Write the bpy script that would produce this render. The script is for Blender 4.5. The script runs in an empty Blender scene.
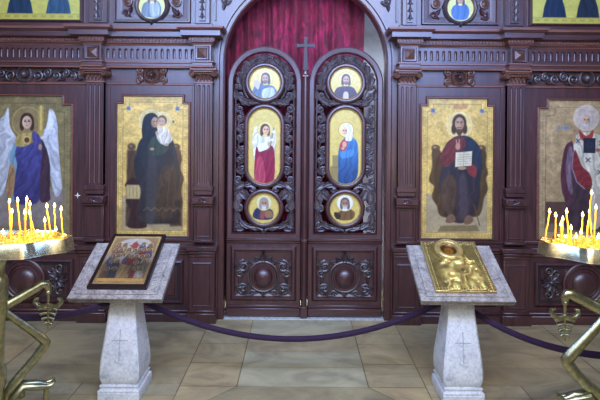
import bpy, bmesh, math, random
import numpy as np
from mathutils import Vector, Matrix

random.seed(7)
COL = bpy.context.scene.collection
PI = math.pi
# ---------------------------------------------------------------- camera constants (real metres)
F = 475.0; DIST = 4.612; EYE = 1.845; CX = 300.0; CY = 130.0
XD = 0.050                       # the middle of the sanctuary gates

def W(px, py, Y=0.0):
    d = DIST + Y
    return ((px - CX) * d / F, Y, EYE - (py - CY) * d / F)

ROLL = .45
def unroll(px, py):
    a = math.radians(ROLL); x, y = px - CX, py - CY
    return CX + x * math.cos(a) + y * math.sin(a), CY - x * math.sin(a) + y * math.cos(a)

# ---------------------------------------------------------------- materials
def lin(c):
    c = np.asarray(c, float) / 255.0
    return np.where(c <= 0.04045, c / 12.92, ((c + 0.055) / 1.055) ** 2.4)

def rgba(c):
    return tuple(float(v) for v in lin(c)) + (1.0,)

class NT:
    def __init__(self, name):
        self.m = bpy.data.materials.new(name); self.m.use_nodes = True
        self.t = self.m.node_tree; self.n = self.t.nodes; self.l = self.t.links
        self.b = self.n['Principled BSDF']
    def node(self, kind, **kw):
        n = self.n.new(kind)
        for k, v in kw.items():
            if k.startswith('i_'): n.inputs[k[2:].replace('_', ' ')].default_value = v
            else: setattr(n, k, v)
        return n
    def link(self, a, b): self.l.new(a, b)
    def coords(self, scale=(1, 1, 1)):
        tc = self.node('ShaderNodeTexCoord'); mp = self.node('ShaderNodeMapping')
        mp.inputs['Scale'].default_value = scale
        self.link(tc.outputs['Object'], mp.inputs['Vector']); return mp.outputs['Vector']
    def noise(self, vec, scale, detail=4, rough=.55, dist=0.0):
        n = self.node('ShaderNodeTexNoise'); n.inputs['Scale'].default_value = scale
        n.inputs['Detail'].default_value = detail; n.inputs['Roughness'].default_value = rough
        n.inputs['Distortion'].default_value = dist
        self.link(vec, n.inputs['Vector']); return n.outputs['Fac']
    def ramp(self, fac, stops):
        r = self.node('ShaderNodeValToRGB'); e = r.color_ramp.elements
        while len(e) < len(stops): e.new(0.5)
        for i, (p, c) in enumerate(stops): e[i].position = p; e[i].color = rgba(c)
        self.link(fac, r.inputs['Fac']); return r.outputs['Color']
    def mix(self, fac, a, b, mode='MIX'):
        m = self.node('ShaderNodeMix', data_type='RGBA', blend_type=mode)
        for s, v in ((m.inputs[0], fac), (m.inputs[6], a), (m.inputs[7], b)):
            if hasattr(v, 'links'): self.link(v, s)
            else: s.default_value = v
        return m.outputs[2]
    def bump(self, fac, strength=.2, dist=.01):
        b = self.node('ShaderNodeBump'); b.inputs['Strength'].default_value = strength
        b.inputs['Distance'].default_value = dist
        self.link(fac, b.inputs['Height']); self.link(b.outputs['Normal'], self.b.inputs['Normal'])
    def set(self, **kw):
        for k, v in kw.items(): self.b.inputs[k.replace('_', ' ')].default_value = v

def wood(name, dark, mid, light, rough=.38, scale=(9, 9, .9), coat=.15):
    t = NT(name); v = t.coords(scale)
    f = t.noise(v, 3.2, 5, .6, .8)
    c = t.ramp(f, [(.25, dark), (.52, mid), (.8, light)])
    t.link(c, t.b.inputs['Base Color'])
    t.set(Roughness=rough, Coat_Weight=coat, Coat_Roughness=.38, Specular_IOR_Level=.7)
    t.bump(f, .08, .004); return t.m

M = {}
M['wood'] = wood('mahogany', (44, 22, 22), (71, 36, 36), (93, 51, 49), coat=.7)
M['wood_h'] = wood('mahogany_across', (44, 22, 22), (72, 37, 37), (95, 52, 50), scale=(.9, 9, 9), coat=.7)
M['edge'] = wood('mahogany_lit_edge', (92, 52, 40), (122, 72, 54), (146, 92, 70), rough=.42, scale=(.9, 9, 9))  # lighter brown: warm light on the moulding edges put into the colour
M['carve'] = wood('carved_dark_wood', (42, 30, 30), (70, 56, 55), (106, 88, 88), rough=.42, coat=.3)
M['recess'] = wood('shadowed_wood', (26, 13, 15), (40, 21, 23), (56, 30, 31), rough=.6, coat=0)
M['carve_warm'] = wood('carved_brown_wood', (62, 36, 28), (96, 60, 46), (130, 86, 64), rough=.4)

def simple(name, col, rough=.5, metal=0.0, **kw):
    t = NT(name); v = t.coords((1, 1, 1)); f = t.noise(v, 40, 3)
    c2 = tuple(min(255, x * 1.12) for x in col); c1 = tuple(x * .86 for x in col)
    t.link(t.ramp(f, [(.3, c1), (.7, c2)]), t.b.inputs['Base Color'])
    t.set(Roughness=rough, Metallic=metal, **kw); return t.m

M['brass'] = simple('brass', (172, 170, 138), .34, 1.0)
M['tray_brass'] = simple('tray_brass', (216, 206, 168), .27, 1.0)
M['cup_brass'] = simple('cup_brass', (246, 200, 96), .35, .6)
M['gold_leaf'] = simple('gold_leaf', (196, 172, 108), .4, .55)
M['dark_frame'] = simple('dark_icon_frame', (38, 22, 24), .35)
M['velvet'] = simple('purple_velvet', (40, 8, 50), .8, 0, Sheen_Weight=.08)
M['white_enamel'] = simple('white_enamel', (225, 220, 210), .3)
M['sill'] = simple('pale_marble_sill', (205, 205, 205), .35)
M['wick'] = simple('burnt_wick', (20, 16, 14), .9)

t = NT('crimson_velvet'); v = t.coords((1, 1, .35)); f = t.noise(v, 14, 6, .7, 1.0)
t.link(t.ramp(f, [(.3, (46, 1, 12)), (.5, (110, 4, 34)), (.7, (172, 20, 70))]), t.b.inputs['Base Color'])
t.set(Roughness=.75, Sheen_Weight=.12); M['curtain'] = t.m

t = NT('grey_plaster'); v = t.coords(); f = t.noise(v, 6, 4)
t.link(t.ramp(f, [(.3, (150, 155, 168)), (.7, (185, 190, 200))]), t.b.inputs['Base Color']); t.set(Roughness=.8); M['plaster'] = t.m

def marble(name, a, b, c, scale, rough=.35, speck=.5):
    t = NT(name); v = t.coords()
    f1 = t.noise(v, scale, 8, .68, 1.6); f2 = t.noise(v, scale * 9, 5, .75, .4)
    base = t.ramp(f1, [(.3, c), (.45, b), (.62, a)])
    sp = t.ramp(f2, [(.36, (95, 98, 108)), (.56, (255, 255, 255))])
    t.link(t.mix(speck, base, sp, 'MULTIPLY'), t.b.inputs['Base Color']); t.set(Roughness=rough); t.bump(f2, .05, .002)
    return t.m
M['marble'] = marble('white_veined_marble', (238, 240, 244), (222, 226, 232), (172, 180, 194), 7, speck=.28)
M['marble_top'] = marble('grey_veined_marble', (190, 184, 178), (160, 154, 150), (96, 92, 98), 9, speck=.62)
M['engrave'] = simple('engraved_line', (172, 178, 192), .6)

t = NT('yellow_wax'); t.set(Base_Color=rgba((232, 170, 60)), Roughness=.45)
t.b.inputs['Emission Color'].default_value = rgba((255, 168, 40)); t.b.inputs['Emission Strength'].default_value = .22; M['wax'] = t.m  # faint emission stands in for flame light soaking through the wax
t = NT('flame'); t.set(Base_Color=rgba((255, 230, 160)))
t.b.inputs['Emission Color'].default_value = rgba((255, 208, 120)); t.b.inputs['Emission Strength'].default_value = 9; M['flame'] = t.m

def paint_mat(name, rough=.33, metal=0.0, bump=0.0, coat=.3):
    t = NT(name); a = t.node('ShaderNodeAttribute'); a.attribute_name = 'paint'
    v = t.coords(); f = t.noise(v, 120, 3)
    sp = t.ramp(f, [(.25, (215, 215, 215)), (.75, (255, 255, 255))])
    t.link(t.mix(.6, a.outputs['Color'], sp, 'MULTIPLY'), t.b.inputs['Base Color'])
    t.set(Roughness=rough, Metallic=metal, Coat_Weight=coat, Coat_Roughness=.3)
    if bump: t.bump(f, bump, .003)
    return t.m
M['paint'] = paint_mat('painted_gold_ground_panel')
M['embossed'] = paint_mat('embossed_gilt_metal', .36, .6, .25, .0)

# floor: slabs carry their own tone in a colour attribute
t = NT('limestone_slabs'); a = t.node('ShaderNodeAttribute'); a.attribute_name = 'paint'
v = t.coords((1, 1.6, 1)); f = t.noise(v, 2.2, 7, .62, 1.2); f2 = t.noise(v, 26, 4)
tone = t.ramp(f, [(.28, (176, 168, 166)), (.5, (222, 216, 206)), (.74, (255, 250, 238))])
c = t.mix(1.0, a.outputs['Color'], tone, 'MULTIPLY')
t.link(c, t.b.inputs['Base Color']); t.set(Roughness=.36); t.bump(f2, .06, .002); M['floor'] = t.m

# ---------------------------------------------------------------- mesh builder
def q(o):
    return Vector(o)

class MB:
    def __init__(self): self.v = []; self.f = []; self.mi = []
    def add(self, vs, fs, mi=0):
        k = len(self.v); self.v += [tuple(p) for p in vs]
        for f in fs: self.f.append(tuple(i + k for i in f)); self.mi.append(mi)
    def box(self, x0, x1, y0, y1, z0, z1, mi=0, c=0.004):
        x0, x1 = min(x0, x1), max(x0, x1); y0, y1 = min(y0, y1), max(y0, y1); z0, z1 = min(z0, z1), max(z0, z1)
        c = min(c, (x1 - x0) * .3, (y1 - y0) * .3, (z1 - z0) * .3)
        bm = bmesh.new(); bmesh.ops.create_cube(bm, size=1)
        for p in bm.verts: p.co = ((x0 + x1) / 2 + p.co.x * (x1 - x0), (y0 + y1) / 2 + p.co.y * (y1 - y0), (z0 + z1) / 2 + p.co.z * (z1 - z0))
        if c > 1e-5: bmesh.ops.bevel(bm, geom=list(bm.edges), offset=c, segments=1, affect='EDGES')
        bm.verts.index_update()
        self.add([p.co for p in bm.verts], [[p.index for p in f.verts] for f in bm.faces], mi); bm.free()
    def tube(self, pts, radii, seg=8, mi=0, flat=1.0, flatdir=None, cap=True):
        pts = [Vector(p) for p in pts]; n = len(pts)
        if not hasattr(radii, '__len__'): radii = [radii] * n
        up = None; rings = []
        for i, p in enumerate(pts):
            t = (pts[min(i + 1, n - 1)] - pts[max(i - 1, 0)])
            t = t.normalized() if t.length > 1e-9 else Vector((0, 0, 1))
            if up is None:
                up = Vector((0, 1, 0)) if abs(t.y) < .9 else Vector((1, 0, 0))
            a = (up - t * up.dot(t))
            a = a.normalized() if a.length > 1e-6 else t.orthogonal().normalized()
            b = t.cross(a); up = a; r = radii[i]
            rings.append([p + a * math.cos(2 * PI * j / seg) * r * flat + b * math.sin(2 * PI * j / seg) * r for j in range(seg)])
        vs = [p for r in rings for p in r]; fs = []
        for i in range(n - 1):
            for j in range(seg):
                fs.append((i * seg + j, i * seg + (j + 1) % seg, (i + 1) * seg + (j + 1) % seg, (i + 1) * seg + j))
        if cap: fs += [tuple(range(seg)), tuple((n - 1) * seg + j for j in range(seg))]
        self.add(vs, fs, mi)
    def lathe(self, prof, origin, axis='z', seg=24, mi=0):
        vs = []; fs = []; o = Vector(origin)
        for r, h in prof:
            for j in range(seg):
                a = 2 * PI * j / seg; c, s = r * math.cos(a), r * math.sin(a)
                vs.append(o + (Vector((c, s, h)) if axis == 'z' else Vector((c, h, s)) if axis == 'y' else Vector((h, c, s))))
        n = len(prof)
        for i in range(n - 1):
            for j in range(seg): fs.append((i * seg + j, i * seg + (j + 1) % seg, (i + 1) * seg + (j + 1) % seg, (i + 1) * seg + j))
        if prof[0][0] > 1e-6: fs.append(tuple(range(seg)))
        if prof[-1][0] > 1e-6: fs.append(tuple((n - 1) * seg + j for j in range(seg)))
        self.add(vs, fs, mi)
    def sweep(self, path, prof, fn, closed=True, mis=None, cap=True):
        """path of 2-D points, prof of (offset along the outward normal, height); fn(x, y, h) -> 3-D point"""
        P = [Vector((p[0], p[1])) for p in path]; n = len(P)
        area = sum(P[i].x * P[(i + 1) % n].y - P[(i + 1) % n].x * P[i].y for i in range(n)) if closed else 1
        sg = 1 if area > 0 else -1
        N = []
        for i in range(n):
            a = P[i] - P[i - 1] if (closed or i > 0) else P[i + 1] - P[i]
            b = P[(i + 1) % n] - P[i] if (closed or i < n - 1) else a
            a = a.normalized() if a.length > 1e-9 else b.normalized(); b = b.normalized() if b.length > 1e-9 else a
            na = Vector((a.y, -a.x)) * sg; nb = Vector((b.y, -b.x)) * sg
            m = na + nb; m = m / max(.25, (1 + na.dot(nb))) if m.length > 1e-6 else na
            N.append(m)
        k = len(prof)
        vs = [fn(P[i].x + N[i].x * o, P[i].y + N[i].y * o, h) for i in range(n) for o, h in prof]
        for j in range(k - 1):
            fs = []
            for i in range(n if closed else n - 1):
                i2 = (i + 1) % n
                fs.append((i * k + j, i2 * k + j, i2 * k + j + 1, i * k + j + 1))
            if j == 0: base = len(self.v); self.v += [tuple(p) for p in vs]
            for f in fs: self.f.append(tuple(base + x for x in f)); self.mi.append(mis[j] if mis else 0)
        if not closed and cap:
            self.f += [tuple(base + j for j in range(k)), tuple(base + (n - 1) * k + j for j in range(k))]; self.mi += [0, 0]
    def leaf(self, x, z, ang, L, wd, Y, h=.012, bend=0.0, n=9, lobes=3, mi=0):
        """carved acanthus leaf lying on a plane facing -Y"""
        vs = []; a = ang; px, pz = x, z; ds = L / (n - 1)
        for i in range(n):
            s = i / (n - 1)
            w = wd * (math.sin(PI * min(1, s * .92 + .06)) ** .7) * (1 - .28 * abs(math.sin(lobes * PI * s + .4))) * .5
            nx, nz = -math.sin(a), math.cos(a)
            lift = h * (.55 + .6 * s)
            for u, hh in ((-1, 0), (-.55, lift), (0, lift * .45), (.55, lift), (1, 0)):
                vs.append((px + nx * w * u, Y - hh, pz + nz * w * u))
            px += math.cos(a) * ds; pz += math.sin(a) * ds; a += bend / (n - 1)
        fs = [(i * 5 + j, i * 5 + j + 1, i * 5 + j + 6, i * 5 + j + 5) for i in range(n - 1) for j in range(4)]
        self.add(vs, fs, mi)
    def spiral(self, cx, cz, R, a0, turns, d, Y, r0, r1, k=.16, mi=0, n=22, lift=.006):
        pts = []; rr = []
        for i in range(n):
            s = i / (n - 1); a = a0 + d * turns * 2 * PI * s; r = R * (1 - s * (1 - k))
            pts.append((cx + r * math.cos(a), Y - lift * (1 + s), cz + r * math.sin(a))); rr.append(r0 + (r1 - r0) * s)
        self.tube(pts, rr, 6, mi)
        self.ball(cx, Y - lift * 2, cz, r1 * 1.7, mi)
    def ball(self, x, y, z, r, mi=0, seg=8, ring=5, sq=1.0):
        self.lathe([(max(1e-7, r * math.sin(PI * i / ring)), r * sq * math.cos(PI * i / ring)) for i in range(ring + 1)], (x, y, z), 'y', seg, mi)
    def slot(self, x0, x1, z0, z1, cx, cz, rw, rh, Y, depth, mi=0, mi2=0, n=20):
        """a flat tile with a recessed round-ended slot"""
        outer = []; inner = []
        for i in range(n):
            a = 2 * PI * (i + .5) / n; c, s = math.cos(a), math.sin(a)
            ix = cx + rw * c; iz = cz + (rh - rw) * (1 if s > 0 else -1) + rw * s
            inner.append((ix, iz))
            tx = ((x1 - cx) if c > 0 else (cx - x0)) / max(1e-6, abs(c)); tz = ((z1 - cz) if s > 0 else (cz - z0)) / max(1e-6, abs(s))
            outer.append((cx + c * tx, z1 if s > 0 else z0) if tz < tx else (x1 if c > 0 else x0, cz + s * tz))
        vs = [(p[0], Y, p[1]) for p in outer] + [(p[0], Y, p[1]) for p in inner]
        k1 = [(cx + (p[0] - cx) * .72, Y + depth * .8, cz + (p[1] - cz) * (1 - .28 * rw / rh)) for p in inner]
        k2 = [(cx + (p[0] - cx) * .3, Y + depth, cz + (p[1] - cz) * (1 - .7 * rw / rh)) for p in inner]
        vs += k1 + k2
        fs = []
        for r in range(3):
            for i in range(n): fs.append((r * n + i, r * n + (i + 1) % n, (r + 1) * n + (i + 1) % n, (r + 1) * n + i))
        base = len(self.f)
        self.add(vs, fs + [tuple(3 * n + i for i in range(n))], mi)
        for i in range(base + n, len(self.f)): self.mi[i] = mi2
        # corners
        for (ax, az, ex, ez) in ((x0, z0, -1, -1), (x1, z0, 1, -1), (x1, z1, 1, 1), (x0, z1, -1, 1)):
            c1 = [p for p in outer if abs(p[0] - ax) < 1e-6 and abs(p[1] - cz) <= abs(az - cz) and (p[1] - cz) * ez > 0]
            c2 = [p for p in outer if abs(p[1] - az) < 1e-6 and (p[0] - cx) * ex > 0 and abs(p[0] - ax) > 1e-7]
            if c1 and c2:
                a = max(c1, key=lambda p: abs(p[1] - cz)); b = max(c2, key=lambda p: abs(p[0] - cx))
                self.add([(a[0], Y, a[1]), (ax, Y, az), (b[0], Y, b[1])], [(0, 1, 2)], mi)
    def build(self, name, mats, parent=None, smooth=.7, colors=None):
        me = bpy.data.meshes.new(name)
        loc = Vector(parent.matrix_basis.translation) if parent else Vector((0, 0, 0))
        p = parent.parent if parent else None
        while p: loc += p.matrix_basis.translation; p = p.parent
        me.from_pydata([(a - loc.x, b - loc.y, c - loc.z) for a, b, c in self.v], [], self.f)
        if not isinstance(mats, (list, tuple)): mats = [mats]
        for m in mats: me.materials.append(m)
        me.polygons.foreach_set('material_index', self.mi)
        bm = bmesh.new(); bm.from_mesh(me); bmesh.ops.recalc_face_normals(bm, faces=bm.faces); bm.to_mesh(me); bm.free()
        if smooth:
            me.polygons.foreach_set('use_smooth', [True] * len(me.polygons)); me.set_sharp_from_angle(angle=smooth)
        if colors is not None:
            at = me.color_attributes.new('paint', 'FLOAT_COLOR', 'POINT')
            at.data.foreach_set('color', np.asarray(colors, np.float32).ravel())
        o = bpy.data.objects.new(name, me); COL.objects.link(o)
        if parent: o.parent = parent
        return o

def tag(o, label=None, cat=None, group=None, kind=None):
    if label: o['label'] = label
    if cat: o['category'] = cat
    if group: o['group'] = group
    if kind: o['kind'] = kind
    return o

def thing(name, loc, label, cat, group=None):
    o = bpy.data.objects.new(name, None); o.empty_display_size = .05; COL.objects.link(o); o.location = loc
    return tag(o, label, cat, group)

def node(name, parent, loc=(0, 0, 0)):
    o = bpy.data.objects.new(name, None); o.empty_display_size = .05; COL.objects.link(o); o.parent = parent; o.location = loc
    return o

def arcpts(cx, cz, r, a0, a1, n):
    return [(cx + r * math.cos(a0 + (a1 - a0) * i / n), cz + r * math.sin(a0 + (a1 - a0) * i / n)) for i in range(n + 1)]

def rect(x0, x1, z0, z1):
    x0, x1 = min(x0, x1), max(x0, x1); return [(x0, z0), (x1, z0), (x1, z1), (x0, z1)]

def onwall(x, z, h):          # frame profile heights are Y values
    return (x, h, z)

# ---------------------------------------------------------------- painter: colours laid on a fine vertex grid
def vnoise(X, Y, s, seed):
    rs = np.random.RandomState(seed); g = rs.rand(64, 64)
    x = X / s; y = Y / s; xi = np.floor(x).astype(int); yi = np.floor(y).astype(int); fx = x - xi; fy = y - yi
    fx = fx * fx * (3 - 2 * fx); fy = fy * fy * (3 - 2 * fy)
    G = lambda a, b: g[a % 64, b % 64]
    return (G(xi, yi) * (1 - fx) + G(xi + 1, yi) * fx) * (1 - fy) + (G(xi, yi + 1) * (1 - fx) + G(xi + 1, yi + 1) * fx) * fy

def crspline(P, k=6):
    P = np.asarray(P, float); n = len(P); out = []
    for i in range(n):
        a, b, c, d = P[i - 1], P[i], P[(i + 1) % n], P[(i + 2) % n]
        for j in range(k):
            t = j / k
            out.append(.5 * (2 * b + (c - a) * t + (2 * a - 5 * b + 4 * c - d) * t * t + (3 * b - a - 3 * c + d) * t ** 3))
    return np.array(out)

class Cv:
    def __init__(self, x0, y0, x1, y1, r, bg):
        self.b = (x0, y0, x1, y1); self.nx = int((x1 - x0) * r) + 1; self.ny = int((y1 - y0) * r) + 1
        self.X, self.Y = np.meshgrid(np.linspace(x0, x1, self.nx), np.linspace(y0, y1, self.ny)); self.r = r
        self.off = (0, 0); self.img = np.ones((self.ny, self.nx, 3)) * np.array(bg, float); self.seed = 1
    def put(self, a, col):
        self.img = self.img * (1 - a[..., None]) + (np.asarray(col, float) if not isinstance(col, np.ndarray) else col) * a[..., None]
    def poly(self, pts, col, soft=.7, smooth=True, a=1.0, folds=0, fdir=(1, .15), seed=3, top=None):
        P = crspline(pts) if smooth else np.asarray(pts, float)
        m = 2 + soft
        sel = np.where((self.X >= P[:, 0].min() - m) & (self.X <= P[:, 0].max() + m) & (self.Y >= P[:, 1].min() - m) & (self.Y <= P[:, 1].max() + m))
        if not len(sel[0]): return
        x = self.X[sel]; y = self.Y[sel]; ins = np.zeros(len(x), bool); dm = np.full(len(x), 1e9)
        for i in range(len(P)):
            (ax, ay), (bx, by) = P[i - 1], P[i]
            dx, dy = bx - ax, by - ay; L = dx * dx + dy * dy + 1e-12
            t = np.clip(((x - ax) * dx + (y - ay) * dy) / L, 0, 1)
            dm = np.minimum(dm, (x - ax - t * dx) ** 2 + (y - ay - t * dy) ** 2)
            if ay != by:
                cr = ((ay > y) != (by > y)) & (x < (bx - ax) * (y - ay) / (by - ay) + ax); ins ^= cr
        sd = np.sqrt(dm) * np.where(ins, 1, -1)
        al = np.clip(.5 + sd / max(soft, 1e-3), 0, 1) * a
        c = np.ones((len(x), 3)) * np.array(col, float)
        if top is not None:
            f = np.clip((y - P[:, 1].min()) / max(1e-6, np.ptp(P[:, 1])), 0, 1)[:, None]; c = np.array(top, float) * (1 - f) + c * f
        if folds:
            n = vnoise(x + 200, y + 200, 6, seed) * 5
            w = np.sin((x * fdir[0] + y * fdir[1]) * folds + n) * .6 + np.sin((x * fdir[0] + y * fdir[1] * 1.25) * folds * 2.1 + n * 1.5) * .4
            c = c * (1 + .15 * w)[:, None]
        im = self.img[sel]; self.img[sel] = im * (1 - al[:, None]) + c * al[:, None]
    def ell(self, cx, cy, rx, ry, col, soft=.7, a=1.0):
        d = np.sqrt(((self.X - cx) / rx) ** 2 + ((self.Y - cy) / ry) ** 2)
        self.put(np.clip(.5 + (1 - d) * min(rx, ry) / soft, 0, 1) * a, col)
    def ring(self, cx, cy, r, w, col, soft=.5, a=1.0):
        d = np.abs(np.hypot(self.X - cx, self.Y - cy) - r)
        self.put(np.clip(.5 + (w / 2 - d) / soft, 0, 1) * a, col)
    def line(self, pts, w, col, soft=.6, a=1.0):
        best = np.full(self.X.shape, 1e9)
        for (ax, ay), (bx, by) in zip(pts[:-1], pts[1:]):
            dx, dy = bx - ax, by - ay; L = dx * dx + dy * dy + 1e-12
            t = np.clip(((self.X - ax) * dx + (self.Y - ay) * dy) / L, 0, 1)
            best = np.minimum(best, np.hypot(self.X - ax - t * dx, self.Y - ay - t * dy))
        self.put(np.clip(.5 + (w / 2 - best) / soft, 0, 1) * a, col)
    def box(self, x0, y0, x1, y1, col, soft=.5, a=1.0):
        d = np.minimum(np.minimum(self.X - x0, x1 - self.X), np.minimum(self.Y - y0, y1 - self.Y))
        self.put(np.clip(.5 + d / soft, 0, 1) * a, col)
    def mottle(self, amp=.12, s=5, seed=5):
        n = vnoise(self.X + 300, self.Y + 300, s, seed) * .6 + vnoise(self.X + 300, self.Y + 300, s / 2.7, seed + 1) * .4
        self.img *= (1 + amp * (n * 2 - 1))[..., None]
    def tess(self, step, amp):
        g = np.minimum(np.abs((self.X / step) % 1 - .5), np.abs((self.Y / step) % 1 - .5))
        self.img *= (1 - amp * np.clip(1 - g * 4, 0, 1))[..., None]
    def face(self, cx, cy, r, skin=(196, 150, 112), hair=(62, 40, 28), beard=None, halo=None, hr=1.9, long=True, bald=False, turn=0.0, ringc=None):
        if halo is not None: self.ell(cx, cy - r * .1, r * hr, r * hr, halo, 1.0)
        if ringc is not None: self.ring(cx, cy - r * .1, r * hr, .5, ringc, .8, .4)
        if hair is not None:
            self.ell(cx, cy - r * .18, r * 1.0, r * 1.12, hair, .8)
            if long:
                self.ell(cx - r * .72, cy + r * .55, r * .36, r * .8, hair, .8); self.ell(cx + r * .72, cy + r * .55, r * .36, r * .8, hair, .8)
        fx = cx + turn * r
        skin = tuple(min(255, k * 1.12) for k in skin)
        self.ell(fx, cy + r * .12, r * .7, r * .95, skin, .7)
        if bald: self.ell(fx, cy - r * .45, r * .66, r * .55, tuple(min(255, k * 1.08) for k in skin), .9)
        sh = tuple(k * .72 for k in skin)
        self.ell(fx + r * .5, cy + r * .2, r * .2, r * .7, sh, 1.0, .45)
        for s in (-1, 1):
            self.ell(fx + s * r * .28 + turn * r * .2, cy - r * .02, r * .15, r * .09, (40, 26, 22), .4, .9)
            self.line([(fx + s * r * .12, cy - r * .2), (fx + s * r * .44, cy - r * .2)], r * .07, (70, 46, 34), .4, .8)
        self.line([(fx + turn * r * .3, cy), (fx + turn * r * .5, cy + r * .34)], r * .1, sh, .4, .8)
        if beard is not None:
            self.poly([(fx - r * .6, cy + r * .35), (fx - r * .42, cy + r * .62), (fx, cy + r * .56), (fx + r * .42, cy + r * .62), (fx + r * .6, cy + r * .35), (fx + r * .42, cy + r * 1.0), (fx, cy + r * 1.28), (fx - r * .42, cy + r * 1.0)], beard, .7, a=.92)
            self.line([(fx - r * .3, cy + r * .52), (fx, cy + r * .44), (fx + r * .3, cy + r * .52)], r * .12, beard, .4, .8)
        self.line([(fx - r * .16, cy + r * .62), (fx + r * .16, cy + r * .62)], r * .1, (150, 84, 72), .4, .8)
    def age(self, sat=.88, k=.07, tint=(104, 80, 56), seed=40):
        g = self.img.mean(-1, keepdims=True); self.img = g + (self.img - g) * sat
        self.img = self.img * (1 - k) + np.array(tint, float) * k
        self.mottle(.09, 7, seed); self.mottle(.07, 1.7, seed + 2)
    def mesh(self, name, parent, Y, inside=None, mat=None, fn=None, gain=1.0, back=.02, relief=None):
        """grid of painted vertices; inside(X, Y) keeps the panel's outline"""
        keep = np.ones(self.X.shape, bool) if inside is None else inside(self.X, self.Y)
        d = DIST + Y
        WX = (self.X + self.off[0] - CX) * d / F; WZ = EYE - (self.Y + self.off[1] - CY) * d / F
        idx = np.arange(self.nx * self.ny).reshape(self.ny, self.nx)
        a, b, c, e = idx[:-1, :-1], idx[:-1, 1:], idx[1:, 1:], idx[1:, :-1]
        k = keep[:-1, :-1] & keep[:-1, 1:] & keep[1:, 1:] & keep[1:, :-1]
        Fc = np.stack([e[k], c[k], b[k], a[k]], 1)
        col = lin(np.clip(self.img * gain, 0, 255)).reshape(-1, 3)
        if fn is None: V = np.stack([WX, np.full_like(WX, Y), WZ], -1).reshape(-1, 3)
        else: V = fn(self)
        used = np.unique(Fc); re = np.zeros(len(V), int); re[used] = np.arange(len(used))
        loc = Vector((0, 0, 0)); p = parent
        while p: loc += p.matrix_basis.translation; p = p.parent
        V = V[used] - np.array(loc)
        me = bpy.data.meshes.new(name); me.from_pydata(V.tolist(), [], re[Fc].tolist())
        me.materials.append(mat or M['paint'])
        at = me.color_attributes.new('paint', 'FLOAT_COLOR', 'POINT')
        at.data.foreach_set('color', np.concatenate([col[used], np.ones((len(used), 1))], 1).astype(np.float32).ravel())
        if relief: me.polygons.foreach_set('use_smooth', [True] * len(me.polygons))
        o = bpy.data.objects.new(name, me); COL.objects.link(o); o.parent = parent; return o

# ================================================================ THE ALTAR SCREEN
screen = thing('altar_screen', (XD, 0, 0), 'carved dark mahogany altar screen with fluted pilasters spanning the whole back', 'altar screen')
WD, WH, ED, CV, RC, CW = M['wood'], M['wood_h'], M['edge'], M['carve'], M['recess'], M['carve_warm']
R0 = .78; ZA = 2.505; TOPZ = 3.62; END = 3.42
IN_U, OUT_U = .975, 2.02

def ux(s, u): return XD + s * u

# backing boards, one per side, with the arch cut out
for s in (-1, 1):
    mb = MB()
    mb.box(ux(s, .9), ux(s, END), 0, .05, 0, TOPZ, 0, .001)
    n = 24; inner = arcpts(0, ZA, R0, 0, PI / 2, n); outer = []
    for i in range(n + 1):
        a = PI / 2 * i / n; c, sn = math.cos(a), math.sin(a); k = min(.9 / max(c, 1e-6), (TOPZ - ZA) / max(sn, 1e-6))
        outer.append((c * k, ZA + sn * k))
    inner = [(R0, 0)] + inner; outer = [(.9, 0)] + outer
    vs = [(ux(s, p[0]), 0, p[1]) for p in inner] + [(ux(s, p[0]), 0, p[1]) for p in outer] + [(ux(s, p[0]), .12, p[1]) for p in inner]
    k = len(inner)
    mb.add(vs, [(i, i + 1, k + i + 1, k + i) for i in range(k - 1)] + [(i, i + 1, 2 * k + i + 1, 2 * k + i) for i in range(k - 1)])
    mb.build('backing_board', WD, screen)
# arch moulding (one sweep over both sides)
mb = MB()
path = [(XD + R0, 0.02)] + arcpts(XD, ZA, R0, 0, PI, 48) + [(XD - R0, .02)]
mb.sweep(path, [(0, .02), (0, -.012), (.012, -.02), (.02, -.012), (.05, -.012), (.056, -.03), (.072, -.03), (.08, 0)], onwall, closed=False, mis=[0, 0, 1, 0, 0, 0, 0])
mb.build('arch_moulding', [WD, ED], screen)

def panel_moulding(mb, x0, x1, z0, z1, Y, w=.03, h=.018, mis=None):
    mb.sweep(rect(x0, x1, z0, z1), [(-.004, Y + .004), (0, Y - h * .4), (w * .35, Y - h), (w * .7, Y - h * .5), (w, Y)], onwall, mis=mis)

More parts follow.
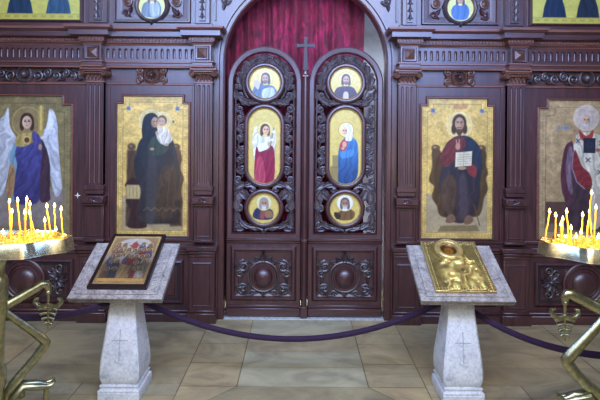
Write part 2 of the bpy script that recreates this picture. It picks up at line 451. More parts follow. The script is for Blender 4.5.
def pilaster(s, u, name='pilaster'):
    root = node(name, screen)
    x = ux(s, u)
    # shaft with three flutes, block, pedestal
    mb = MB(); hw = .082; Y = -.055
    w3 = hw * 2 / 3.6; x0 = x - hw
    mb.box(x0, x0 + w3 * .3, Y, 0, 1.3, 2.29); mb.box(x + hw - w3 * .3, x + hw, Y, 0, 1.3, 2.29)
    for k in range(3):
        a = x0 + w3 * .3 + k * w3
        mb.slot(a, a + w3, 1.3, 2.29, a + w3 / 2, 1.795, w3 * .3, .475, Y, .012, 0, 0, 24)
    mb.box(x0, x0 + .004, Y, 0, 1.3, 2.29, 0, 0); mb.box(x + hw - .004, x + hw, Y, 0, 1.3, 2.29, 0, 0)
    mb.build('fluted_shaft', [WD, RC], root)
    mb = MB()
    mb.box(x - hw - .012, x + hw + .012, Y - .014, 0, 1.255, 1.3); mb.box(x - hw - .004, x + hw + .004, Y - .006, 0, 1.215, 1.255)
    mb.box(x - .106, x + .106, -.105, 0, 1.13, 1.205, 0, .01); mb.box(x - .1, x + .1, -.09, 0, 1.112, 1.13, 0, .005)
    mb.leaf(x, 1.145, PI / 2, .05, .05, -.105, .01); mb.leaf(x - .05, 1.15, .4, .09, .03, -.105, .008); mb.leaf(x + .05, 1.15, PI - .4, .09, .03, -.105, .008)
    mb.build('base_block', [WD], root)
    mb = MB()
    mb.box(x - .09, x + .09, -.05, 0, .78, 1.12); panel_moulding(mb, x - .06, x + .06, .82, 1.08, -.05, .014, .006)
    mb.box(x - .1, x + .1, -.07, 0, .755, .785, 0, .008)
    mb.build('lower_shaft', [WD], root)
    mb = MB()
    mb.box(x - .145, x + .145, -.125, 0, .69, .735, 0, .006); mb.box(x - .132, x + .132, -.112, 0, .655, .69, 0, .012); mb.box(x - .124, x + .124, -.1, 0, .625, .655, 0, .006)
    mb.box(x - .12, x + .12, -.09, 0, .1, .63); panel_moulding(mb, x - .075, x + .075, .17, .56, -.09, .018, .01)
    mb.box(x - .14, x + .14, -.118, 0, 0, .1, 0, .008); mb.box(x - .128, x + .128, -.105, 0, .1, .125, 0, .01)
    mb.build('pedestal', [WD], root)
    # capital
    mb = MB()
    mb.box(x - .09, x + .09, -.065, 0, 2.285, 2.303, 1, .003); mb.box(x - .08, x + .08, -.06, 0, 2.3, 2.39, 0)
    for k in range(5): mb.leaf(x - .07 + k * .035, 2.302, PI / 2, .06, .036, -.06, .014, 0, 6, 2)
    for k in range(4): mb.leaf(x - .052 + k * .035, 2.325, PI / 2, .05, .03, -.07, .014, 0, 6, 2)
    for k in range(9): mb.ball(x - .076 + k * .019, -.09, 2.375, .009, 1)
    mb.box(x - .12, x + .12, -.1, 0, 2.388, 2.404, 0, .004); mb.box(x - .128, x + .128, -.112, 0, 2.404, 2.43, 1, .006)
    mb.build('capital', [CW, ED], root)
    for k in (-1, 1):
        mb = MB(); cx = x + k * .108
        mb.lathe([(.004, -.004), (.012, -.016), (.018, -.008), (.02, -.012), (.026, -.016), (.03, -.008), (.03, .09)], (cx, -.1, 2.372), 'y', 18)
        for p in mb.v: pass
        mb.build('volute', CW, root)
    return root

for s in (-1, 1):
    pilaster(s, IN_U); pilaster(s, OUT_U)

# entablature per side
def block_path(s, fy, by):
    pts = [(.895 - .0, .1), (.895, by), (1.065, by), (1.065, fy), (1.935, fy), (1.935, by), (2.105, by), (2.105, fy), (END, fy)]
    P = [(ux(s, u), y) for u, y in pts]
    return P[::-1] if s < 0 else P

plan = lambda x, y, h: (x, y, h)
for s in (-1, 1):
    ent = node('entablature', screen)
    P = block_path(s, -.04, -.12)
    mb = MB()
    mb.sweep(P, [(-.03, 2.645), (.008, 2.645), (.012, 2.655), (.024, 2.668), (.024, 2.674), (.035, 2.676), (.035, 2.708), (.05, 2.712), (.1, 2.716), (.1, 2.762), (.108, 2.763), (.118, 2.768), (.128, 2.782), (.13, 2.803), (-.06, 2.812)],
             plan, closed=False, mis=[0, 1, 0, 1, 0, 1, 1, 0, 0, 0, 1, 0, 1, 0])
    mb.build('cornice', [WH, ED], ent, .5)
    runs = [(1.07, 1.93, -.04), (2.11, END, -.04), (.862, 1.098, -.12), (1.902, 2.138, -.12)]
    for a, b, y in runs:
        mb = MB()
        n = int((b - a) / .031)
        for k in range(n):
            c = a + (k + .5) * (b - a) / n
            mb.box(ux(s, c - .0095), ux(s, c + .0095), y - .047, y - .03, 2.681, 2.703, 0, .003)
        mb.build('dentil_course', [M['edge']], ent)
    mb = MB()
    mb.sweep(P, [(-.05, 2.43), (.018, 2.43), (.02, 2.446), (.01, 2.45), (.01, 2.472), (.022, 2.478), (.022, 2.488), (-.01, 2.492)], plan, closed=False, mis=[0, 1, 0, 0, 1, 1, 0])
    mb.build('architrave', [WH, ED], ent, .5)
    # frieze with slots
    for a, b, n in ((1.065, 1.935, 15), (2.105, END, 23)):
        mb = MB()
        for k in range(n):
            c0 = a + (b - a) * k / n; c1 = a + (b - a) * (k + 1) / n; xa, xb = sorted((ux(s, c0), ux(s, c1)))
            mb.slot(xa, xb, 2.488, 2.65, (xa + xb) / 2, 2.567, .0145, .05, -.04, .02, 0, 0, 16)
        mb.build('frieze', [WH], ent, .9)
    for u in (.98, 2.02):
        mb = MB(); x = ux(s, u)
        mb.box(x - .085, x + .085, -.12, .05, 2.485, 2.65, 0, .003)
        mb.sweep(rect(x - .048, x + .048, 2.517, 2.613), [(0, -.118), (0, -.132), (.012, -.134), (.02, -.12)], onwall)
        vs = [(x - .046, -.121, 2.519), (x + .046, -.121, 2.519), (x + .046, -.121, 2.611), (x - .046, -.121, 2.611), (x, -.15, 2.565)]
        mb.add(vs, [(0, 1, 4), (1, 2, 4), (2, 3, 4), (3, 0, 4)], 1)
        mb.build('pyramid_block', [WH, CW], ent, .3)

# bays below the entablature
for s in (-1, 1):
    for u0, u1 in ((1.07, 1.93), (2.12, END)):
        mb = MB(); a, b = sorted((ux(s, u0), ux(s, u1)))
        mb.box(a, b, -.014, 0, 2.27, 2.288, 0, .004)
        mb.build('header_fillet', [ED], screen)
    for ua, ub in ((1.131, 1.819), (2.265, 3.135)):
        xl, xr = sorted((ux(s, ua), ux(s, ub))); st = .06 if ua < 2 else .087; zt, zs, zb = (2.158, 2.086, .808) if ua < 2 else (2.152, 2.066, .812)
        pth = [(xl, zb), (xr, zb), (xr, zs), (xr - st, zs), (xr - st, zt), (xl + st, zt), (xl + st, zs), (xl, zs)]
        mb = MB(); mb.sweep(pth, [(0, 0), (0, -.018), (.006, -.022), (.012, -.02), (.018, -.01), (.022, -.006), (.024, 0)], onwall, mis=[2, 2, 1, 1, 0, 0])
        mb.build('icon_surround', [WD, ED, RC], screen, .4)
    # raised board edges at the sides of the bays
    for u in (1.085, 1.9):
        mb = MB(); mb.box(ux(s, u) - .012, ux(s, u) + .012, -.012, 0, .78, 2.27, 0, .004)
        mb.build('bay_stile', [WD], screen)
    # dado
    for ua, ub, pa, pb in ((1.08, 1.92, 1.2, 1.82), (2.13, END, 2.26, 3.14)):
        x0, x1 = sorted((ux(s, ua), ux(s, ub)))
        mb = MB()
        mb.box(x0, x1, -.062, 0, .692, .73, 0, .006); mb.box(x0, x1, -.05, 0, .66, .692, 0, .01); mb.box(x0, x1, -.035, 0, .635, .66, 0, .006)
        mb.box(x0, x1, -.02, 0, .755, .79, 0, .006)
        mb.build('dado_rail', [WH], screen)
        mb = MB(); q0, q1 = sorted((ux(s, pa), ux(s, pb)))
        mb.box(x0, x1, -.02, 0, .1, .64, 0, .003)
        z0, z1 = (.19, .55)
        mb.sweep(rect(q0, q1, z0, z1), [(-.03, -.021), (0, -.026), (.012, -.045), (.03, -.035), (.04, -.02)], onwall, mis=[1, 0, 0, 0])
        if ua < 2:
            mb.box(q0 + .05, q1 - .05, -.035, -.02, z0 + .05, z1 - .05, 0, .012)
        mb.build('dado_panel', [WD, RC], screen)
        mb = MB(); mb.box(x0, x1, -.08, 0, 0, .085, 0, .008); mb.box(x0, x1, -.06, 0, .085, .11, 0, .012); mb.build('plinth_board', [WH], screen)

def turned_boss(parent, x, z, Y, r, name='turned_boss'):
    mb = MB()
    mb.lathe([(1e-6, -.075), (r * .25, -.072), (r * .45, -.06), (r * .58, -.04), (r * .62, -.022), (r * .7, -.018), (r * .76, -.034), (r * .84, -.034), (r * .88, -.018), (r * .94, -.026), (r, -.02), (r, .01)], (x, Y, z), 'y', 30)
    for i, p in enumerate(mb.v): pass
    return mb.build(name, [WD], parent, .9)

for s in (-1, 1):
    x = ux(s, 2.69)
    turned_boss(screen, x, .385, -.03, .2)
    for k in (-1, 1):      # carved sprays beside the boss
        mb = MB(); bx = x + k * .31
        rs = random.Random(5)
        for j in range(9):
            a = 2 * PI * j / 9 + .3
            mb.leaf(bx + .02 * math.cos(a), .395 + .02 * math.sin(a), a, .085, .05, -.03, .022, k * .8, 7)
        mb.spiral(bx + k * .03, .28, .045, 1.2, 1.3, k, -.035, .011, .006); mb.spiral(bx + k * .03, .5, .045, -1.2, 1.3, -k, -.035, .011, .006)
        mb.spiral(bx - k * .05, .3, .035, 2.2, 1.2, -k, -.035, .009, .005); mb.spiral(bx - k * .05, .48, .035, 3.2, 1.2, k, -.035, .009, .005)
        mb.ball(bx, -.045, .395, .022)
        mb.build('carved_spray', [CV], screen, .8)

# cartouches over the main icons and scroll friezes over the outer ones
for s in (-1, 1):
    x = ux(s, 1.49); z = 2.365
    mb = MB()
    mb.sweep(arcpts(x, z, .062, 0, 2 * PI, 24)[:-1], [(-.012, 0), (-.01, -.025), (0, -.034), (.012, -.025), (.018, 0)], onwall)
    for j in range(10):
        a = 2 * PI * j / 10
        mb.leaf(x + .012 * math.cos(a), z + .012 * math.sin(a), a, .035, .022, -.01, .02, .6, 6, 2, 1)
    mb.ball(x, -.03, z, .016, 1)
    for j in range(26):
        a = 2 * PI * j / 26; mb.ball(x + .09 * math.cos(a), -.018, z + .08 * math.sin(a), .0095)
    for k in (-1, 1):
        mb.spiral(x + k * .108, z + .045, .036, PI / 2, 1.4, -k, -.012, .014, .008); mb.spiral(x + k * .11, z - .045, .034, -PI / 2, 1.4, k, -.012, .014, .008)
        mb.leaf(x + k * .085, z, PI / 2 - k * PI / 2, .055, .05, -.012, .02)
    mb.leaf(x, z + .055, PI / 2, .03, .05, -.015, .02)
    mb.build('carved_cartouche', [CW, CW], screen, .8)
    mb = MB(); c = 2.72
    xc = ux(s, c)
    mb.sweep(arcpts(xc, 2.365, .07, 0, 2 * PI, 24)[:-1], [(-.012, 0), (-.01, -.025), (0, -.034), (.012, -.025), (.018, 0)], onwall)
    mb.ball(xc, -.02, 2.365, .04)
    for k in (-1, 1):
        for j, (off, up) in enumerate(((.13, 1), (.22, -1), (.31, 1), (.4, -1), (.475, 1))):
            sz = .052 - .005 * j; zc = 2.365 - up * .012
            mb.spiral(xc + k * off, zc, sz, PI / 2 * up + PI, 1.5, k * up, -.012, .012, .006)
            mb.leaf(xc + k * off, zc + up * .035, (0.5 if k > 0 else PI - .5) * 1, .075, .04, -.014, .018, -k * up * .9)
            mb.leaf(xc + k * (off + .03), zc - up * .03, (PI / 2 - k * 1.9), .06, .034, -.014, .018, k * up * .8)
    mb.build('scroll_frieze', [CV], screen, .8)

# attic above the cornice
for s in (-1, 1):
    mb = MB(); a, b = sorted((ux(s, .9), ux(s, END)))
    mb.box(a, b, -.035, 0, 2.81, 2.865, 0, .004); mb.build('attic_base', [WH], screen)
    for u, hw in ((.995, .05), (2.0, .07)):
        mb = MB(); x = ux(s, u)
        mb.box(x - hw - .02, x + hw + .02, -.05, 0, 2.86, TOPZ, 0, .004)
        vs = [(x - hw * .55, -.05, 2.885), (x + hw * .55, -.05, 2.885), (x + hw * .95, -.05, 3.6), (x - hw * .95, -.05, 3.6)]
        f = [(p[0], -.068, p[2]) for p in vs]
        mb.add(vs + f, [(0, 1, 5, 4), (1, 2, 6, 5), (2, 3, 7, 6), (3, 0, 4, 7), (4, 5, 6, 7)])
        for k in range(9): mb.leaf(x, 2.9 + k * .07, PI / 2, .07, hw * .8, -.068, .012, 0, 6, 2, 1); mb.ball(x - hw * .4, -.07, 2.92 + k * .07, .008, 1); mb.ball(x + hw * .4, -.07, 2.92 + k * .07, .008, 1)
        mb.build('upper_pilaster', [WD, CV], screen)
    mb = MB(); x = ux(s, 1.49)
    mb.sweep(rect(x - .345, x + .345, 2.9, 3.5), [(-.05, -.001), (-.03, -.008), (0, -.012), (.008, -.026), (.022, -.026), (.03, 0)], onwall)
    for k in (-1, 1):
        for zz in (2.99,):
            mb.spiral(x + k * .25, zz - .03, .038, PI, 1.3, k, -.012, .011, .006); mb.leaf(x + k * .27, zz - .035, PI / 2 + k * 1.2, .11, .05, -.012, .02, -k * .9)
            mb.leaf(x + k * .2, zz - .06, PI / 2 - k * 1.1, .09, .04, -.012, .02, k * .9); mb.leaf(x + k * .17, zz + .04, PI / 2 + k * .4, .09, .04, -.012, .02, k * .6)
        mb.lathe([(.045, .0), (.045, -.02), (.036, -.022), (.03, -.012), (.016, -.022), (1e-6, -.03)], (x + k * .235, -.005, 3.075), 'y', 18, 1)
    mb.build('attic_panel', [WD, CW], screen, .8)
    mb = MB()     # spandrel edging
    x0 = ux(s, .9)
    mb.sweep([(ux(s, .87), 2.9), (ux(s, .87), 3.5), (ux(s, .45), 3.5)] if s > 0 else [(ux(s, .45), 3.5), (ux(s, .87), 3.5), (ux(s, .87), 2.9)], [(0, 0), (0, -.02), (.014, -.02), (.018, 0)], onwall, closed=False)
    mb.spiral(ux(s, .78), 3.1, .05, PI if s > 0 else 0, 1.4, s, -.01, .01, .006); mb.leaf(ux(s, .8), 3.0, PI / 2, .12, .05, -.008, .016, s * .8); mb.leaf(ux(s, .72), 3.16, PI / 2 + s * .9, .12, .05, -.008, .016, s * .5)
    mb.build('carved_spandrel', [CV], screen, .8)

mb = MB()       # little star stud on the left board
xs, _, zs = W(78.2, 197.3, -.012)
st = []
for i in range(8):
    a = PI / 4 * i; r = .034 if i % 2 == 0 else .011; st.append((xs + r * math.cos(a), -.013, zs + r * math.sin(a)))
mb.add(st + [(xs, -.022, zs)], [(i, (i + 1) % 8, 8) for i in range(8)])
tag(mb.build('star_stud', M['white_enamel'], screen, None), 'small white four-pointed star stud')

# ================================================================ SANCTUARY GATES
DY = .045      # front of the gate frame
def gate(s, label):
    root = thing('sanctuary_gate', (ux(s, .775), DY, .02), label, 'gate')
    xc = ux(s, .399); zc = 2.30; r = .303; zb = .834; PX = 1 / 101.9
    path = [(xc - r, zb), (xc + r, zb), (xc + r, zc)] + arcpts(xc, zc, r, 0, PI, 36)[1:-1] + [(xc - r, zc)]
    mb = MB()
    mb.sweep(path, [(0, DY + .04), (0, DY + .012), (.006, DY), (.014, DY + .006), (.05, DY), (.062, DY + .006), (.062, DY + .05)], onwall, mis=[0, 0, 0, 0, 0, 0])
    mb.build('arched_frame', [WD], root, .5)
    # solid lower part
    mb = MB(); x0, x1 = xc - r - .062, xc + r + .062
    mb.box(x0, x1, DY + .01, DY + .05, .02, .79, 0, .004)
    mb.build('lower_board', [WD], root)
    mb = MB(); mb.box(x0, x1, DY - .02, DY + .02, .755, .785, 0, .008); mb.box(x0, x1, DY - .008, DY + .02, .735, .755, 0, .006)
    mb.build('rail', [WH], root); mb = MB()
    mb.box(x0, x1, DY - .012, DY + .02, .02, .1, 0, .008); mb.box(x0, x1, DY - .004, DY + .02, .1, .13, 0, .01)
    mb.build('rail', [WH], root)
    mb = MB(); mb.sweep(rect(xc - .275, xc + .275, .215, .66), [(-.02, DY + .009), (0, DY), (.01, DY - .018), (.03, DY - .012), (.05, DY + .01)], onwall); mb.build('panel_moulding', [WD], root, .5)
    # boss and carving on the lower panel
    zB = 1.845 - (276.5 - 130) * PX
    mb = MB(); mb.lathe([(1e-6, -.08), (.04, -.074), (.07, -.058), (.09, -.032), (.095, -.014), (.106, -.014), (.114, -.028), (.128, -.028), (.135, -.01), (.135, .005)], (xc, DY + .008, zB), 'y', 30)
    mb.build('round_boss', [WD], root, .9)
    mb = MB(); Y = DY + .008
    for k in (-1, 1):
        A = lambda a: a if k > 0 else PI - a
        mb.spiral(xc + k * .165, zB + .085, .052, A(PI / 2), 1.5, -k, Y, .013, .007); mb.spiral(xc + k * .2, zB + .03, .036, A(PI), 1.3, k, Y, .011, .006)
        mb.spiral(xc + k * .17, zB - .1, .05, A(-PI / 2), 1.5, k, Y, .013, .007); mb.spiral(xc + k * .095, zB - .145, .03, A(PI), 1.3, -k, Y, .01, .006)
        mb.leaf(xc + k * .12, zB + .12, A(.1), .13, .05, Y, .022, -k * 1.0); mb.leaf(xc + k * .15, zB + .03, A(1.3), .1, .05, Y, .022, -k * .8)
        mb.leaf(xc + k * .13, zB - .07, A(-.4), .12, .05, Y, .022, k * .8); mb.leaf(xc + k * .04, zB - .125, A(-.5), .15, .045, Y, .022, k * .9)
        mb.leaf(xc + k * .2, zB - .06, A(1.6), .08, .04, Y, .02, k * .6); mb.leaf(xc + k * .215, zB + .12, A(.9), .06, .035, Y, .018); mb.leaf(xc + k * .215, zB - .13, A(-.9), .06, .035, Y, .018)
        mb.leaf(xc + k * .02, zB + .1, A(1.1), .085, .05, Y, .026, -k * .5); mb.leaf(xc + k * .035, zB + .1, A(.5), .09, .045, Y, .022, -k * .5)
        pts = [(xc + k * .125 * math.cos(a), Y - .012, zB + .125 * math.sin(a)) for a in [(-PI / 2) + PI * i / 16 for i in range(17)]]
        mb.tube(pts, .011, 6)
    mb.leaf(xc, zB + .095, PI / 2, .12, .06, Y - .006, .03); mb.leaf(xc, zB - .11, -PI / 2, .06, .06, Y - .004, .024)
    mb.v = [(xc + (a_ - xc) * 1.16, b_, zB + (c_ - zB) * 1.16) for a_, b_, c_ in mb.v]
    mb.build('carved_panel_ornament', [CV], root, .8)

    # openwork between the medallions
    Y = DY + .035
    P = lambda px, py: (px * PX, EYE - (py - 130) * PX)
    mb = MB()
    def L(k, dx, py, ang, Lg, wd, bend=0, h=.02):
        x_, z_ = P(dx, py); a = math.radians(ang)
        mb.leaf(xc + k * x_, z_, a if k > 0 else PI - a, Lg * PX * 1.05, wd * PX * 1.4, Y - random.uniform(0, .012), h, k * math.radians(bend))
    def S(k, dx, py, R, a0, turns, d, r=.0135):
        x_, z_ = P(dx, py); a = math.radians(a0)
        mb.spiral(xc + k * x_, z_, R * PX, a if k > 0 else PI - a, turns, d * k, Y, r, r * .6)
    def T(k, pts, r0=.0085, r1=.006):
        pp = [P(*p) for p in pts]; n = len(pp)
        mb.tube([(xc + k * a, Y - .01, b) for a, b in pp], [(r0 + (r1 - r0) * i / (n - 1)) * 1.3 for i in range(n)], 6)
    for k in (-1, 1):
        for j in range(9):            # leaf wreath under the arch
            a = math.radians(-15 + j * 13.5)
            dx, py = 24.5 * math.cos(a), 84 - 24.5 * math.sin(a)
            L(k, dx, py, math.degrees(a) + (65 if j % 2 else 120), 9.5, 6, 40)
            if j % 2 == 0: S(k, 26.3 * math.cos(a + .12), 84 - 26.3 * math.sin(a + .12), 3, math.degrees(a), 1.2, 1)
        T(k, [(22 * math.cos(math.radians(t)), 84 - 22.5 * math.sin(math.radians(t))) for t in range(-40, 91, 10)], .009, .008)
        T(k, [(29.2, 232), (29.2, 160), (29.2, 84)], .006, .006)
        # crossing below the top medallion
        T(k, [(28, 97), (24, 101), (18, 103.5), (11, 104), (6, 103), (3, 102)], .011, .009)
        L(k, 26, 99, 200, 13, 6.5, 30); L(k, 24, 104, 175, 14, 6, -20); L(k, 14, 104, 150, 12, 5.5, 20); L(k, 28, 100, 70, 11, 6, 25); L(k, 3, 104.5, 110, 4, 4, 20)
        S(k, 25.5, 109, 4.2, 90, 1.5, -1); S(k, 10, 100.5, 3, 180, 1.3, 1); S(k, 24, 95, 3.4, 200, 1.3, 1)
        # vine beside the oval
        for j, (py, d) in enumerate(((118, 1), (128, -1), (138, 1), (150, -1), (160, 1), (170, -1))):
            S(k, 23.8 + (1.2 if d > 0 else -1.2), py, 4.1, 90 * d, 1.5, d); L(k, 23.8, py + 5, 90 + 25 * d, 8, 4.6, 40 * d); L(k, 23.8 - d * 2, py, -90 + 30 * d, 7, 4, 30 * d)
        T(k, [(24 + 2.2 * math.sin(py / 3.2), py) for py in range(112, 180, 2)], .0075, .0065)
        S(k, 22.5, 150, 5, 0, 1.2, -1, .012)
        # arcs below the oval and the big leaves flanking the low medallion
        T(k, [(2, 189), (7, 186), (13, 184.5), (19, 186), (25, 190), (28.5, 196)], .011, .009)
        L(k, 8, 187, 20, 14, 6.5, -45); L(k, 19, 184, -15, 13, 7, -40); L(k, 27, 190, -110, 14, 8, 25); L(k, 28, 200, -100, 13, 8, 20); L(k, 25, 193, 215, 11, 6, 20)
        L(k, 22, 190, -120, 12, 7, 10); S(k, 26, 180, 3.6, -90, 1.4, 1); S(k, 11, 190, 3, 0, 1.3, -1)
        L(k, 26, 213, -75, 12, 6.5, -40); S(k, 25, 209, 3.6, 90, 1.4, 1)
        T(k, [(1, 231), (6, 228.5), (13, 228.5), (19, 226), (23.5, 221), (25.5, 215)], .011, .009)
        L(k, 4, 230, 10, 13, 6, 25); L(k, 14, 229, 25, 13, 6, 20); L(k, 22, 225, -10, 9, 5, -40); L(k, 20, 230, -10, 9, 4.5, 30); S(k, 26.5, 226, 3.4, 180, 1.4, -1); S(k, 7.5, 227.5, 2.8, 180, 1.3, 1)
    for py, a, l in ((106.5, 90, 5.5), (192, 90, 6), (231.5, -90, 4), (229, 90, 5), (57, -90, 5)):
        x_, z_ = P(0, py); mb.leaf(xc, z_, math.radians(a), l * PX, 7 * PX, Y - .006, .024)
    mb.build('openwork_carving', [CV], root, .8)

    # medallions
    rp = [(0, DY + .03), (0, DY + .012), (.008, DY - .004), (.02, DY - .012), (.04, DY - .008), (.05, DY + .006), (.052, DY + .04)]
    out = {}
    for nm, zm, rr in (('upper', P(0, 83)[1], .15), ('lower', P(0, 208.5)[1], .144)):
        mb = MB(); mb.sweep(arcpts(xc, zm, rr, 0, 2 * PI, 40)[:-1], rp, onwall, mis=[1, 1, 0, 0, 0, 0]); out[nm] = mb.build('medallion_frame', [WD, M['gold_leaf']], root, .9)
    z1, z0, hw = P(0, 109)[1], P(0, 183.5)[1], .152
    mb = MB(); mb.sweep(arcpts(xc, z1 - hw, hw, 0, PI, 20) + arcpts(xc, z0 + hw, hw, PI, 2 * PI, 20), rp, onwall, mis=[1, 1, 0, 0, 0, 0]); out['oval'] = mb.build('medallion_frame', [WD, M['gold_leaf']], root, .9)
    return root, xc, out

gateL, gxl, frL = gate(-1, 'left arched gate leaf, carved openwork with an angel in its oval medallion')
gateR, gxr, frR = gate(1, 'right arched gate leaf, carved openwork with a blue-robed woman in its oval')

GOLD = (222, 194, 104)
MY = DY + .022
def circ(cx, cy, r): return lambda X, Y: np.hypot(X - cx, Y - cy) < r
def gcanvas(cx, y0, y1, hw=16.2, r=6):
    c = Cv(cx - hw, y0, cx + hw, y1, r, GOLD); c.mottle(.07, 3); c.tess(1.1, .08); return c
def pxat(x, Y): return CX + x * F / (DIST + Y)
for s, xc, fr in ((-1, gxl, frL), (1, gxr, frR)):
    cx = pxat(xc, MY)
    # upper bust
    c = gcanvas(cx, 66.5, 99.5)
    c.ring(cx, 83, 15.2, .5, (150, 112, 50))
    if s < 0:
        c.poly([(cx - 12, 98), (cx - 11, 88), (cx - 6, 84), (cx + 3, 85), (cx + 10, 88), (cx + 11, 98)], (78, 98, 126), folds=1.2); c.poly([(cx - 2, 90), (cx + 8, 88), (cx + 10, 98), (cx - 2, 98)], (172, 176, 180), folds=1.1)
        c.poly([(cx - 11, 84), (cx - 8, 80), (cx - 5, 84), (cx - 7, 90)], (190, 170, 150))
        c.face(cx + .6, 78.6, 4.5, (176, 130, 100), (74, 56, 44), (92, 72, 58), (228, 204, 120), 1.6, turn=-.1, ringc=(150, 110, 50))
    else:
        c.poly([(cx - 11, 98), (cx - 10, 89), (cx - 4, 86), (cx + 4, 86), (cx + 9, 89), (cx + 10.5, 98)], (66, 50, 64), folds=1.3); c.poly([(cx - 2, 92), (cx + 2, 92), (cx + 2.5, 99), (cx - 2.5, 99)], (198, 176, 150))
        c.face(cx, 79.2, 4.4, (184, 136, 104), (70, 50, 42), (104, 76, 60), (228, 204, 120), 1.6, turn=.06, ringc=(150, 110, 50))
    tag(c.mesh('painted_saint', fr['upper'], MY, circ(cx, 83, 16)), 'gold medallion painting of a bearded saint')
    # lower bust
    c = gcanvas(cx, 192, 225)
    c.ring(cx, 208.5, 15.1, .5, (150, 112, 50))
    if s < 0:
        c.poly([(cx - 11, 217), (cx - 9, 210), (cx - 3, 207), (cx + 4, 208), (cx + 9, 212), (cx + 8, 219), (cx - 4, 220)], (48, 52, 84), folds=1.2); c.poly([(cx + 1, 212), (cx + 7, 211), (cx + 9, 217), (cx + 2, 218)], (150, 110, 76))
        c.poly([(cx - 3, 211), (cx + 1, 209), (cx, 219), (cx - 4, 218)], (150, 80, 70))
        c.face(cx, 203.5, 4.5, (168, 128, 100), (150, 146, 140), (214, 210, 200), (228, 212, 150), 1.75, ringc=(180, 140, 70))
    else:
        c.poly([(cx - 11, 215), (cx - 7, 212), (cx - 1, 209), (cx + 6, 209), (cx + 10, 213), (cx + 7, 219), (cx - 3, 220), (cx - 8, 218)], (118, 88, 52), folds=1.2); c.poly([(cx - 11, 213), (cx - 8, 212), (cx - 4, 216), (cx - 8, 219)], (60, 46, 40))
        c.face(cx, 203, 4.6, (160, 120, 92), (110, 96, 86), (206, 200, 190), (240, 232, 208), 1.8, ringc=(180, 140, 70))
    tag(c.mesh('painted_saint', fr['lower'], MY, circ(cx, 208.5, 15.8)), 'gold medallion painting of a white-bearded saint')
    # oval
    c = gcanvas(cx, 108, 184.5, 16.5, 5)
    if s < 0:
        c.poly([(cx - 8, 126), (cx - 11, 132), (cx - 12, 142), (cx - 10, 160), (cx - 6, 168), (cx - 3, 150), (cx - 3, 136)], (222, 214, 196), folds=1.0, fdir=(.6, .6)); c.poly([(cx + 5, 130), (cx + 10, 128), (cx + 12, 140), (cx + 10, 156), (cx + 6, 146)], (204, 190, 160), folds=1.0)
        c.poly([(cx - 9, 152), (cx - 6, 146), (cx + 5, 145), (cx + 10, 152), (cx + 10, 178), (cx + 4, 183), (cx - 9, 182)], (140, 30, 62), folds=.9, fdir=(1, .35)); c.poly([(cx - 7, 160), (cx - 2, 158), (cx + 1, 181), (cx - 9, 181)], (176, 62, 84), folds=1.2)
        c.poly([(cx - 8, 138), (cx - 4, 134), (cx + 4, 135), (cx + 6, 144), (cx + 2, 150), (cx - 7, 148)], (216, 214, 214), folds=1.0)
        c.poly([(cx - 6, 145), (cx + 3, 143), (cx + 4, 148), (cx - 5, 152)], (232, 226, 220)); c.ell(cx + 4.5, 144, 1.6, 2.4, (206, 160, 124))
        c.line([(cx + 5, 150), (cx + 8, 136), (cx + 9, 128)], .7, (96, 120, 70)); c.ell(cx + 9, 132, 1.8, 1.4, (240, 236, 220)); c.ell(cx + 7.6, 140, 1.5, 1.2, (240, 236, 220))
        c.face(cx + .5, 130, 4.6, (206, 162, 128), (88, 58, 40), None, (226, 204, 128), 1.7, turn=.18, ringc=(180, 140, 66))
        lab = 'oval painting of a white-winged angel in a red robe'
    else:
        c.box(cx - 15, 166, cx - 6, 186, (150, 128, 78)); c.box(cx - 13, 155, cx - 7, 168, (128, 112, 72), a=.7)
        c.poly([(cx - 7, 152), (cx - 4, 142), (cx + 1, 136), (cx + 7, 137), (cx + 12, 143), (cx + 13, 160), (cx + 12, 176), (cx + 5, 184), (cx - 6, 184), (cx - 7, 168)], (38, 66, 110), folds=.9, fdir=(1, .3), top=(62, 128, 176))
        c.poly([(cx - 6, 146), (cx - 3, 140), (cx + 2, 138), (cx + 2, 146), (cx - 3, 152)], (176, 66, 76)); c.ell(cx - 1, 144, 2.2, 3, (214, 168, 136)); c.ell(cx - 2.5, 148, 1.6, 1.6, (208, 160, 130))
        c.poly([(cx - 6, 152), (cx + 3, 150), (cx + 8, 148), (cx + 8, 155), (cx - 3, 158)], (74, 134, 184), folds=1.2)
        c.ell(cx + .5, 129.5, 7.6, 7.6, (236, 214, 140)); c.ring(cx + .5, 129.5, 7.6, .6, (182, 142, 68))
        c.poly([(cx - 4, 128), (cx - 2, 124), (cx + 2, 122.6), (cx + 6, 126), (cx + 7, 133), (cx + 6, 140), (cx, 140), (cx + 1, 133)], (232, 222, 206), folds=1.2)
        c.face(cx - .3, 130.5, 3.9, (210, 168, 134), None, None, None, turn=-.15)
        lab = 'oval painting of a woman in blue with folded hands'
    sx = lambda X, Y, cx=cx: (np.hypot(X - cx, np.maximum(0, np.maximum(125 - Y, Y - 167.5))) < 15.8)
    tag(c.mesh('painted_panel', fr['oval'], MY, sx), lab)

